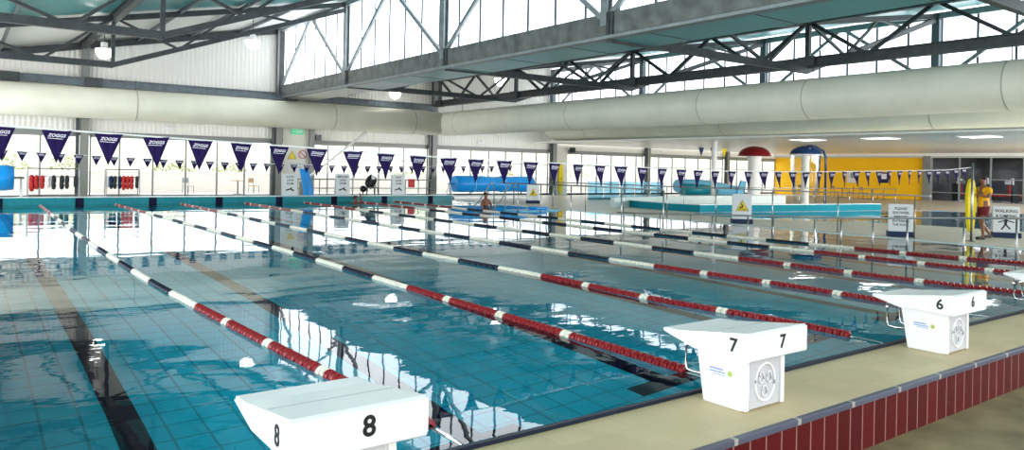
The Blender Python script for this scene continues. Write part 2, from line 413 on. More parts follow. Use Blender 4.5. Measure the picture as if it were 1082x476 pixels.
# maroon step
struct('wall_step', bx(PX0 - 6, 32, -.815, -.80, -.42, -.068), 'redtile', 'vertical maroon tiles facing the raised platform')
struct('trim_3', bevel(bx(PX0 - 6, 32, -.825, -.775, -.07, DZ + .004), .006), 'edge', 'grey nosing tiles capping the maroon step')

# ------------------------------------------------------------------ leisure pool
bm = bmesh.new(); cz = [bm.verts.new((p[0], p[1], -.6)) for p in LPS]; bm.faces.new(cz)
up = [bm.verts.new((p[0], p[1], DZ)) for p in LPS]
n = len(LPS)
for i in range(n): bm.faces.new((cz[i], cz[(i + 1) % n], up[(i + 1) % n], up[i]))
struct('floor', bm, 'sky', 'pale blue basin of the leisure pool')
bm = bmesh.new(); bm.faces.new([bm.verts.new((p[0], p[1], -.045)) for p in LPS])
o = newobj('leisure_water', bm, 'water2'); tag(o, 'pale shimmering water of the curved leisure pool', 'water', kind='stuff')
t = thing('leisure_pool_wall', 'raised curving turquoise wall behind the leisure pool', 'pool wall', (30, 16, DZ))
i0 = 11 * 6; seg = [LPS[(i0 + k) % n] for k in range(0, 3 * 6 + 3)] + [(24.1, 18.6), (24.2, 20.5), (24.7, 22.6)]
def ribbon(P, z0, z1, th):
    bm = bmesh.new(); A = []
    for i, p in enumerate(P):
        a = P[max(0, i - 1)]; b = P[min(len(P) - 1, i + 1)]; d = (Vector(b) - Vector(a)).normalized(); nn = Vector((d.y, -d.x))
        A.append([bm.verts.new((p[0] + nn.x * o_ - 30, p[1] + nn.y * o_ - 16, z)) for o_, z in ((0, z0), (th, z0), (th, z1), (0, z1))])
    for a, b in zip(A, A[1:]):
        for k in range(4): bm.faces.new((a[k], a[(k + 1) % 4], b[(k + 1) % 4], b[k]))
    bm.faces.new(A[0]); bm.faces.new(A[-1][::-1]); return fixn(bm)
newobj('curved_wall', ribbon(seg, 0, .30, .18), 'tealwall', t)
newobj('coping', ribbon(seg, .30, .33, .2), 'curb', t)

# ------------------------------------------------------------------ end wall
COLX = [-5.9, 3.39, 12.16, 21.46, 30.66, 39.66, 48.9]
def corrugated(x0, x1, zb, zt, y, step=.2, dep=.03):
    bm = bmesh.new(); x = x0; pts = []; k = 0
    while x < x1:
        for dx, dy in ((0, 0), (.07, 0), (.09, -dep), (.16, -dep), (.2 - .001, 0)):
            if x + dx * step / .2 <= x1: pts.append((x + dx * step / .2, y + dy))
        x += step
    prev = None
    for px, py in pts:
        a = bm.verts.new((px, py, zb)); b = bm.verts.new((px, py, zt(px) if callable(zt) else zt))
        if prev: bm.faces.new((prev[0], a, b, prev[1]))
        prev = (a, b)
    return bm
bm = corrugated(-8, X1, 2.95, lambda x: z1(x) + .05, YW)
struct('wall_end', bm, 'wallp', 'white corrugated end wall above the windows, left bay')
struct('wall_end', corrugated(X1, X3, 2.95, lambda x: z2(x) + .05, YW), 'wallp', 'white corrugated end wall above the windows, middle bay')
struct('wall_end', bx(X3, 56, YW, YW + .1, 2.85, 3.45), 'panel', 'plain band above the windows of the right bay')
def wtop(x): return 2.88 - .0 * x
struct('trim_4', bx(-8, 56, YW - .10, YW + .06, 2.78, 2.98), 'colm', 'grey head beam above the end wall windows')
struct('trim_5', bx(-8, 56, YW - .04, YW + .06, DZ, .10), 'alu', 'grey sill under the end wall windows')
MULL = {0: [-4.3, -2.7, -1.2, .2, 1.74], 1: [4.86, 6.28, 7.74, 9.2, 10.54], 2: [14.98, 16.47, 18.03, 19.6], 3: [22.81, 24.25, 25.6, 26.9, 28.2, 29.4], 4: [32.0, 33.4, 34.8, 36.2, 37.6, 38.7], 5: [41.1, 42.6, 44.1, 45.6, 47.1], 6: [50.5, 52.2, 54]}
cx = COLX + [56]
for i in range(7):
    a, b = cx[i] + .25, cx[i + 1] - .25
    if i == 2: a = 14.1
    if i == 4: a = 32.0
    w = thing('window_%d' % (i + 1), 'tall glazed panels of the end wall, bay %d from the left' % (i + 1), 'window', (a, YW, 0)); w['kind'] = 'structure'
    newobj('window_frame', box(box(box(box(bmesh.new(), 0, b - a, -.04, .04, 2.72, 2.80), 0, b - a, -.04, .04, DZ, .06), 0, .06, -.04, .04, 0, 2.8), b - a - .06, b - a, -.04, .04, 0, 2.8), 'alu', w)
    for x in MULL[i]:
        if a < x < b: newobj('mullion', bx(x - a - .035, x - a + .035, -.04, .04, .05, 2.75), 'alu', w)
    zt = 1.98 if i >= 2 else 2.2
    if i >= 2: newobj('transom', bx(0, b - a, -.025, .025, zt - .025, zt + .025), 'alu', w)
    bm = bmesh.new(); quad(bm, [(0, 0, .03), (b - a, 0, .03), (b - a, 0, 2.78), (0, 0, 2.78)]); newobj('pane', bm, 'glass', w)
# solid service panel with the exit sign
struct('wall_service', bx(12.45, 14.1, YW - .12, YW + .05, DZ, 3.62), 'panel', 'plain grey-white panel between the window bays')
struct('wall_service', bx(30.9, 32.0, YW - .12, YW + .05, DZ, 3.0), 'panel', 'plain panel beside the yellow rescue board')
# columns
place = ['behind the blue cover roll at far left', 'behind the ring racks', 'beside the green exit sign', 'behind the corner of the air ducts', 'beside the yellow rescue board', 'behind the blue glass balustrade', 'beside the white pole']
for i, x in enumerate(COLX):
    if i == 0: continue
    t = thing('column', 'grey steel wall column %s' % place[i], 'column', (x, YW - .28, DZ), 0)
    bm = bmesh.new(); beam(bm, (-.15, -.1, 0), (-.15, -.1, 5.0 if i > 1 else 6.7), .3, .025); beam(bm, (-.15, .1, 0), (-.15, .1, 5.0 if i > 1 else 6.7), .3, .025)
    h = z1(x) if i == 1 else (z1(X1) if i == 2 else (z2(x) if i <= 3 else 3.42))
    bm = bmesh.new(); box(bm, -.16, .16, -.13, -.10, 0, h); box(bm, -.16, .16, .10, .13, 0, h); box(bm, -.16 + .145, -.16 + .175, -.10, .10, 0, h)
    newobj('flanged_post', bm, 'colm', t)
    newobj('base_plate', bx(-.2, .2, -.18, .18, 0, .02), 'steel', t)
    newobj('side_post', bx(-.34, -.20, -.05, .05, 0, min(h, 5.0)), 'steel', t)

# second smaller post right of the exit sign
t = thing('service_post', 'narrow grey post with a dark bracket, right of the exit sign', 'post', (13.95, YW - .3, DZ))
newobj('post', bx(-.14, .14, -.08, .08, 0, 4.9), 'colm', t); newobj('bracket', bx(.18, .5, -.1, .1, 3.0, 3.3), 'steel', t)

# ------------------------------------------------------------------ roofs
SP = 26.55
bm = bmesh.new()
quad(bm, [(-8, -10, z1(-8)), (X1, -10, z1(X1)), (X1, SP, z1(X1)), (-8, SP, z1(-8))], 0)
struct('ceiling', bm, 'roofteal', 'teal underside of the high left roof')
bm = bmesh.new(); quad(bm, [(-8, SP, z1(-8)), (X1, SP, z1(X1)), (X1, YW + .2, z1(X1)), (-8, YW + .2, z1(-8))])
struct('ceiling', bm, 'roofwhite', 'pale roof lining next to the end wall, left bay')
bm = bmesh.new(); quad(bm, [(X1, -10, z2(X1) + .25), (X3, -10, z2(X3)), (X3, SP, z2(X3)), (X1, SP, z2(X1) + .25)]); struct('ceiling', bm, 'roofteal', 'teal underside of the middle roof')
bm = bmesh.new(); quad(bm, [(X1, SP, z2(X1) + .25), (X3, SP, z2(X3)), (X3, YW + .2, z2(X3)), (X1, YW + .2, z2(X1) + .25)]); struct('ceiling', bm, 'roofwhite', 'pale roof lining next to the end wall, middle bay')
# soffit along the foot of the clerestory
struct('ceiling', bx(X1 + .1, 13.95, -8, 23.5, 5.06, 5.14), 'roofteal', 'flat teal soffit strip under the long grey beam')
struct('ceiling', bx(X1 + .1, 13.95, 23.5, YW, 5.06, 5.14), 'roofwhite', 'pale far end of the flat soffit strip')
t = thing('soffit_joint', 'thin dark joints crossing the teal soffit strip', 'joint', (X1, 0, 5.05)); t['kind'] = 'structure'
for y in (0, 3, 6, 9, 12, 15, 18, 21):
    newobj('joint', bx(.12, 1.7, y - .012, y + .012, 0, .012), 'steel', t)
# low roof to the right
struct('ceiling', bx(29.15, 58, -8, YW - .1, 3.39, 3.46), 'ceil', 'low white ceiling over the leisure pool')
struct('wall_upper', bx(X3, X3 + .12, -8, YW, 3.39, 5.0), 'ceil', 'white upstand carrying the far clerestory')
# purlins under the roofs
for x in (-4.5, -2.2, .2, 5.5, 7.8, 10.1):
    struct('trim_6', ibeam(bmesh.new(), (x, -8, z1(x) - .12), (x, YW - .1, z1(x) - .12), .08, .16, .012), 'steelblue', 'slim purlin under the left roof')
struct('trim_7', ibeam(bmesh.new(), (3.27, -8, z1(3.27) - .2), (3.27, YW, z1(3.27) - .2), .22, .34), 'steel', 'deep steel beam along the middle of the left roof')

# ------------------------------------------------------------------ clerestories
def clerestory(x, zb, zt, y0, y1, label, step):
    t = thing('window_clerestory', label, 'window', (x, y0, zb)); t['kind'] = 'structure'
    bm = bmesh.new(); quad(bm, [(0, 0, 0), (0, y1 - y0, 0), (0, y1 - y0, zt - zb), (0, 0, zt - zb)]); newobj('pane', bm, 'sheet', t)
    y = y1 - .7
    while y > y0:
        newobj('mullion', bx(-.03, -.005, y - y0 - .045, y - y0 + .045, 0, zt - zb), 'steelblue', t); y -= step
    return t
clerestory(X1 + .14, 5.6, z1(X1), -6, YW, 'long band of daylit translucent sheets above the grey beam', 1.27)
clerestory(X3 + .05, 5.0, z2(X3) - .05, -6, YW, 'far band of daylit translucent sheets behind the open trusses', 1.33)

def clere_truss():
    t = thing('long_truss', 'long grey truss with W bracing in front of the high clerestory windows', 'truss', (X1, 0, 0))
    def add(nm, m, f):
        bm = bmesh.new(); f(bm); return newobj(nm, bm, m, t)
    add('bottom_chord', 'galv', lambda b: box(b, -.06, .06, -6, YW - .3, 5.16, 5.72))
    add('flange', 'galvlight', lambda b: box(b, -.14, .14, -6, YW - .3, 5.05, 5.13))
    add('top_chord', 'galvlight', lambda b: box(b, -.12, .12, -6, YW - .2, z1(X1) - .28, z1(X1) - .05))
    add('end_post', 'steel', lambda b: box(b, -.13, .13, YW - .42, YW - .12, 4.9, z1(X1)))
    for y in GRID:
        add('post', 'galvlight', lambda b: ibeam(b, (0, y, 5.4), (0, y, z1(X1) - .1), .26, .2, .03))
        add('splice_plate', 'steel', lambda b: (box(b, -.10, -.07, y - .34, y - .24, 5.14, 5.74), box(b, -.10, -.07, y - .2, y - .1, 5.14, 5.74)))
    ys = GRID + [34.6]
    for a, b_ in zip(ys, ys[1:]):
        m = (a + b_) / 2
        add('diagonal', 'galvlight', lambda b: beam(b, (-.02, a + .15, 5.65), (-.02, m - .1, z1(X1) - .2), .10, .14))
        add('diagonal', 'galvlight', lambda b: beam(b, (-.02, b_ - .15, 5.65), (-.02, m + .1, z1(X1) - .2), .10, .14))
clere_truss()

def mid_truss():
    t = thing('long_truss', 'dark open truss running above the long right-hand air duct', 'truss', (XM, 0, 0))
    ys = [-5.5, 2.3, 10.4, 18.45, 26.55, 33.95]
    zt = z2(XM) - .15
    bm = bmesh.new(); ibeam(bm, (0, -6, 5.38), (0, YW - .8, 5.38), .26, .34, .04); newobj('bottom_chord', bm, 'steel', t)
    bm = bmesh.new(); ibeam(bm, (0, -6, zt), (0, YW - .8, zt), .2, .24, .03); newobj('top_chord', bm, 'steelblue', t)
    for y in ys:
        bm = bmesh.new(); beam(bm, (0, y, 5.5), (0, y, zt), .15, .15); newobj('post', bm, 'steel', t)
        bm = bmesh.new(); box(bm, -.15, .15, y - .3, y + .3, 5.19, 5.57); newobj('splice_plate', bm, 'steel', t)
    for a, b in zip(ys, ys[1:]):
        q = (b - a) / 4
        for k, (u, v) in enumerate(((0, 1), (2, 1), (2, 3), (4, 3))):
            ya, yb = a + q * u, a + q * v
            bm = bmesh.new(); beam(bm, (0, ya + (.12 if yb > ya else -.12), zt - .1), (0, yb - (.12 if yb > ya else -.12), 5.52), .09, .11); newobj('diagonal', bm, 'steel', t)
mid_truss()
def far_truss():
    t = thing('long_truss', 'grey bracing truss directly in front of the far clerestory', 'truss', (X3 - .12, 0, 0))
    zt = z2(X3) - .15
    newobj('bottom_chord', box(bmesh.new(), -.1, .1, -6, YW - .15, 5.0, 5.5), 'galv', t)
    newobj('top_chord', box(bmesh.new(), -.1, .1, -6, YW - .15, zt - .2, zt + .05), 'galvlight', t)
    ys = GRID + [34.6]
    for y in ys: newobj('post', box(bmesh.new(), -.13, .13, y - .15, y + .15, 5.3, zt), 'steelblue', t)
    for a, b_ in zip(ys, ys[1:]):
        m = (a + b_) / 2
        newobj('diagonal', beam(bmesh.new(), (-.02, a + .15, 5.5), (-.02, m - .1, zt - .1), .10, .14), 'galvlight', t)
        newobj('diagonal', beam(bmesh.new(), (-.02, b_ - .15, 5.5), (-.02, m + .1, zt - .1), .10, .14), 'galvlight', t)
far_truss()

# cross trusses (fish-belly bottom chord)
def cross_truss(y, x0, xk, x1, zl, zend, zroof, label, mc='steel'):
    t = thing('roof_truss', label, 'truss', (xk, y, 0))
    def seg(nm, a, b, w, h, m=mc):
        bm = bmesh.new(); beam(bm, (a[0] - xk, 0, a[1]), (b[0] - xk, 0, b[1]), w, h); newobj(nm, bm, m, t)
    seg('top_chord', (x0, zroof(x0) - .2), (x1, zroof(x1) - .2), .14, .2)
    seg('bottom_chord', (x0, zl), (xk, zl), .16, .22)
    seg('bottom_chord', (xk, zl), (x1, zend), .14, .18)
    seg('post', (xk, zl), (xk, zroof(xk) - .2), .12, .12)
    st = (xk - x0) / 4
    for side in (-1, 1):
        L = (xk - x0) if side < 0 else (x1 - xk)
        q = L / 4
        for u, v in ((1, 0), (1, 2), (3, 2), (3, 4)):
            xa, xb = xk + side * q * u, xk + side * q * v
            zb = zl if side < 0 else zl + (zend - zl) * (q * u) / L
            if side > 0 and u == 3: zb = zb
            seg('diagonal', (xa, zb), (xb + (.05 if v == 0 else 0) * side, zroof(xb) - .2), .08, .09)
names = {26.55: 'second from the end wall', 18.45: 'third from the end wall', 10.4: 'fourth from the end wall', 2.3: 'nearest to the starting blocks'}
for y in (18.45, 26.55):
    cross_truss(y, -5.5, 3.27, X1 - .1, 5.12, 8.35, z1, 'dark kinked roof truss of the left bay, %s' % names[y])
for y in (10.4, 2.3):
    cross_truss(y, -5.5, 3.27, X1 - .1, 5.12, 8.35, z1, 'dark kinked roof truss of the left bay, %s' % names[y])
for y in (2.3, 10.4, 18.45, 26.55):
    cross_truss(y, X1 + .1, XM, X3 - .1, 5.12, 8.05, z2, 'dark kinked roof truss of the middle bay, %s' % names[y])

# long horizontal beam on the end wall and rafters
t = thing('wall_beam', 'long dark steel beam lying above the left air duct', 'beam', (-8, YW - .62, 5.15))
newobj('beam_web', ibeam(bmesh.new(), (0, 0, 0), (29.3, 0, 0), .26, .36, .04), 'steelblue', t)
for x in (8.2, 11.3, 20.3): newobj('splice_plate', bx(x, x + .7, -.16, .16, -.2, .2), 'steel', t)
newobj('hanger_post', bx(22.35, 22.5, -.08, .08, .15, .85), 'steel', t)
t = thing('end_rafter', 'dark sloping rafter against the top of the corrugated wall', 'beam', (0, YW - .2, 0))
newobj('rafter', ibeam(bmesh.new(), (-8, 0, z1(-8) - .25), (X1 - .2, 0, z1(X1) - .25), .2, .3, .03), 'steel', t)

# ------------------------------------------------------------------ air ducts
def duct(name, label, pts, r, seams, straps=True):
    base = pts[0]; t = thing(name, label, 'air duct', base)
    P = [Vector(p) - Vector(base) for p in pts]
    bm = bmesh.new(); tube(bm, P, r, 32); newobj('duct_skin', bm, 'duct', t, smooth=True)
    for s in seams:
        s = Vector(s) - Vector(base); d = (P[-1] - P[0]).normalized()
        bm = bmesh.new(); tube(bm, [s - d * .02, s + d * .02], r + .012, 32); newobj('seam_band', bm, 'seam', t, smooth=False)
        bm = bmesh.new(); tube(bm, [s + Vector((0, 0, r)), s + Vector((0, 0, r + .42))], .015, 6); newobj('hanger', bm, 'steel', t)
    return t
ZD = 4.17
def rcap(p, d, r, n=6):   # rounded end
    out = []
    for k in range(n):
        a = PI / 2 * k / (n - 1); out.append((tuple(Vector(p) - Vector(d) * r * .6 * math.cos(a)), max(.02, r * math.sin(a))))
    return out
yD = 33.35
duct('air_duct', 'long cream round duct running along the end wall on the left', [(-8, yD, ZD), (20.9, yD, ZD)], .68, [(x, yD, ZD) for x in (-4, 5.2, 14.5, 19.2)])
capd = rcap((XM, yD - .1, ZD), (0, -1, 0), .68)
t = thing('air_duct', 'largest cream round duct sweeping towards the right foreground', 'air duct', (XM, 0, ZD))
pp = [((0, c[0][1], 0), c[1]) for c in capd]; pp.append(((0, -6, 0), .68))
pp = [((0, yD + .55, 0), .25), ((0, yD + .45, 0), .5), ((0, yD + .2, 0), .64), ((0, yD - .1, 0), .68), ((0, -6, 0), .68)]
bm = bmesh.new(); tube(bm, [p[0] for p in pp], [p[1] for p in pp], 36); newobj('duct_skin', bm, 'duct', t, smooth=True)
for y in (31.5, 22, 14.5, 10.2, 4.4):
    bm = bmesh.new(); tube(bm, [(0, y - .015, 0), (0, y + .015, 0)], .686, 36); newobj('seam_band', bm, 'seam', t)
    newobj('hanger', tube(bmesh.new(), [(0, y, .68), (0, y, 1.1)], .015, 6), 'steel', t)
t = thing('air_duct', 'cream round duct with a rounded end, behind and below the largest duct', 'air duct', (X3 - .9, 0, ZD + .05))
pp = [((0, 34.0, 0), .2), ((0, 33.9, 0), .45), ((0, 33.6, 0), .62), ((0, 33.2, 0), .68), ((0, -6, 0), .68)]
bm = bmesh.new(); tube(bm, [p[0] for p in pp], [p[1] for p in pp], 36); newobj('duct_skin', bm, 'duct', t, smooth=True)
for y in (30, 20, 10, 2): newobj('seam_band', tube(bmesh.new(), [(0, y - .015, 0), (0, y + .015, 0)], .686, 36), 'seam', t)

# diagonal white brace at the end wall
t = thing('wall_brace', 'pale diagonal tube bracing the end wall beside the leaning blue float', 'brace', (12.9, 33.2, .75))
newobj('brace_tube', tube(bmesh.new(), [(0, 0, 0), (3.75, 0, 2.9)], .06, 10), 'white2', t, smooth=True)
newobj('foot_bracket', bx(-.1, .1, -.08, .08, -.80, .05), 'colm', t)

# ------------------------------------------------------------------ high-bay lamps
def lamp(x, y, z, label, top):
    t = thing('pendant_lamp', label, 'lamp', (x, y, z))
    newobj('diffuser', lathe(bmesh.new(), [(0, -.36), (.12, -.35), (.24, -.26), (.31, -.1), (.33, .02), (.31, .04)], 20), 'lampw', t, smooth=True)
    newobj('gear_box', lathe(bmesh.new(), [(.33, .03), (.30, .07), (.13, .10), (.13, .30), (.06, .34), (0, .34)], 16), 'white2', t, smooth=False)
    newobj('stem', tube(bmesh.new(), [(0, 0, .33), (0, 0, top - z)], .015, 6), 'steel', t)
lamp(3.55, 30.6, 6.15, 'white glowing lamp hanging left of the kinked trusses', z1(3.55))
lamp(9.5, 30.6, 7.2, 'white glowing lamp hanging beside the high clerestory post', z1(9.5))
lamp(18.2, 33.4, 5.75, 'white glowing lamp peeping above the duct corner', z2(18.2) + .18)
lamp(21.9, 28.6, 6.4, 'white glowing lamp seen between the open truss diagonals', z2(21.9) + .13)
# low ceiling light panels
for k, (x, y, w) in enumerate(((32.3, 17.2, 'left'), (32.3, 13.6, 'middle'), (32.6, 9.6, 'right'))):
    t = thing('ceiling_light', 'glowing panel on the low white ceiling, %s of three' % w, 'ceiling light', (x, y, 3.36))
    newobj('diffuser', bx(-.7, .7, -.55, .55, 0, .012), 'lampp', t); newobj('rim', box(box(box(box(bmesh.new(), -.75, -.7, -.6, .6, -.005, .03), .7, .75, -.6, .6, -.005, .03), -.7, .7, -.6, -.55, -.005, .03), -.7, .7, .55, .6, -.005, .03), 'white2', t)

# ------------------------------------------------------------------ right-hand wall: yellow, trim, gym
XR = 55.8
struct('wall_right', bx(XR, XR + .2, 22.35, YW, DZ - .05, 3.07), 'yellow', 'golden yellow wall behind the leisure pool')
struct('trim_8', bx(XR - .12, XR + .05, 4, YW, 3.07, 3.42), 'trim', 'pale green-grey band above the yellow wall')
struct('trim_9', bx(XR - .35, XR - .1, 4, YW, 3.2, 3.42), 'white2', 'white edge of the low ceiling')
struct('trim_10', bx(XR - .18, XR + .2, 21.9, 22.45, DZ - .05, 3.2), 'colm', 'grey pilaster between the yellow wall and the gym glazing')
g = thing('window_8', 'dark gym glazing with grey mullions right of the yellow wall', 'window', (XR, 4, 0)); g['kind'] = 'structure'
for y in (0, 4.0, 7.9, 10.0, 12.0, 14.0, 16.0, 17.9): newobj('mullion', bx(-.05, .05, y - .05, y + .05, DZ, 3.1), 'galvlight', g)
newobj('transom', bx(-.03, .03, 0, 17.9, .55, .62), 'galvlight', g); newobj('transom', bx(-.03, .03, 0, 13.9, 1.55, 1.61), 'galvlight', g)
bm = bmesh.new(); quad(bm, [(0, 0, 0), (0, 17.9, 0), (0, 17.9, 3.1), (0, 0, 3.1)]); newobj('pane', bm, 'dglass', g)
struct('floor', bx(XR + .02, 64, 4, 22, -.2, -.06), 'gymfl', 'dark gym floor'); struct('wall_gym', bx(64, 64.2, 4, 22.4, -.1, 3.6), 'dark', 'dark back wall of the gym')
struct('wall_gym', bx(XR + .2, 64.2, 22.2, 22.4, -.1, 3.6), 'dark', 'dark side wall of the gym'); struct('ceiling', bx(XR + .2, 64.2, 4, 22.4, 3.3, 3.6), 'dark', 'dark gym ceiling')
area('gym_fill', (60, 15, 3.25), (0, 0, 0), 6, 12, 650)  # added broad fill to lighten the gym, besides its small lamps
# gym machines
def machine(x, y, rz, label, cm, seed):
    rnd = random.Random(seed)
    t = thing('exercise_machine', label, 'gym machine', (x, y, -.06), rz)
    newobj('frame', beam(beam(beam(beam(bmesh.new(), (-.5, 0, .04), (.5, 0, .04), .1, .08), (-.45, 0, 0), (-.35, 0, 1.75), .1, .1), (-.35, 0, 1.7), (.35, 0, 1.55), .1, .1), (.4, -.3, .04), (.4, .3, .04), .1, .08), 'white2', t)
    newobj('seat', bevel(bx(0, .42, -.18, .18, .48, .56), .02), cm, t); newobj('backrest', bevel(bx(-.12, -.03, -.18, .18, .6, 1.25), .02), cm, t)
    newobj('weight_stack', bx(-.75, -.52, -.2, .2, .05, 1.3), 'blackkit', t)
    newobj('screen', bevel(bx(.3, .36, -.22, .22, 1.3, 1.62), .02), 'galvlight', t)
for k, (x, y, c, lab) in enumerate(((58, 20.9, 'redkit', 'white framed gym machine just right of the yellow wall'), (59, 19.4, 'blackkit', 'gym machine behind the second gym pane'), (58, 17.6, 'redkit', 'gym machine seen left of the lifeguard'), (59, 15.9, 'blackkit', 'gym machine seen right of the lifeguard'), (58, 14.2, 'teal', 'gym machine with teal pads at the right picture edge'))):
    machine(x, y, .4 * k, lab, c, k)
for k, (y, w) in enumerate(((20.8, 'left'), (18.4, 'middle'), (16.1, 'right'))):
    o = newobj('gym_downlight', lathe(bmesh.new(), [(.16, 0), (.18, .02), (.14, .05), (0, .05)], 12, (59, y, 3.24)), 'lampw'); tag(o, 'small lit lamp on the dark gym ceiling, %s of three' % w, 'ceiling light', 'lamps inside the gym')
t = thing('wall_screen', 'lit teal and white screen inside the gym at the right edge', 'screen', (60, 14.6, 0))
newobj('screen_panel', bx(-.04, 0, -.9, .9, .9, 2.5), 'teal', t); newobj('white_panel', bx(-.06, -.041, -.8, .1, 1.0, 1.6), 'lampp', t)
t = thing('wall_bench', 'dark red bench line along the gym behind the glass', 'bench', (60.5, 18.5, -.06))
newobj('seat', bevel(bx(-.3, .3, -3, 3, .4, .55), .03), 'redkit', t)
for y in (-2.7, 0, 2.7): newobj('leg', bx(-.25, .25, y - .05, y + .05, 0, .4), 'steel', t)
# posters on the yellow wall
for k, (y0, y1, za, zb, m, lab) in enumerate(((27.45, 28.3, 1.1, 2.05, 'signw', 'white poster on the yellow wall'), (25.0, 25.8, 1.15, 1.95, 'navy', 'dark poster with a white picture on the yellow wall'))):
    t = thing('poster', lab, 'poster', (XR - .02, (y0 + y1) / 2, (za + zb) / 2))
    newobj('sheet', bx(-.02, 0, -(y1 - y0) / 2, (y1 - y0) / 2, -(zb - za) / 2, (zb - za) / 2), m, t)
    newobj('picture', bx(-.026, -.02, -.25, .15, -.1, .3), 'print' if k else 'galvlight', t)
# cafe tables and chairs by the yellow wall
def cafe_chair(x, y, rz, label, m='wood'):
    t = thing('cafe_chair', label, 'chair', (x, y, DZ), rz, None)
    newobj('seat', bevel(bx(-.21, .21, -.21, .21, .43, .46), .01), m, t)
    newobj('backrest', bevel(bx(-.21, .21, .19, .22, .62, .88), .01), m, t)
    for a in (-1, 1):
        for b in (-1, 1): newobj('leg', tube(bmesh.new(), [(a * .18, b * .18, .43), (a * .21, b * .21, 0)], .013, 6), 'steel', t)
        newobj('back_post', tube(bmesh.new(), [(a * .18, .19, .44), (a * .18, .215, .86)], .012, 6), 'steel', t)
def cafe_table(x, y, label):
    t = thing('cafe_table', label, 'table', (x, y, DZ))
    newobj('table_top', lathe(bmesh.new(), [(0, .72), (.4, .72), (.41, .735), (.4, .75), (0, .75)], 20), 'wood', t)
    newobj('pedestal', tube(bmesh.new(), [(0, 0, .02), (0, 0, .72)], .035, 8), 'steel', t); newobj('base', lathe(bmesh.new(), [(0, 0), (.26, 0), (.26, .02), (.05, .04), (0, .04)], 16), 'steel', t)
cf = [(52.5, 29.6, 'left'), (52.8, 27.0, 'middle'), (52.2, 24.4, 'right')]
for x, y, w in cf:
    cafe_table(x, y, 'round cafe table by the yellow wall, %s of three' % w)
    cafe_chair(x - .2, y - .75, .4 + PI, 'brown cafe chair on the right of the %s cafe table' % w); cafe_chair(x + .2, y + .75, -.2, 'brown cafe chair on the left of the %s cafe table' % w)

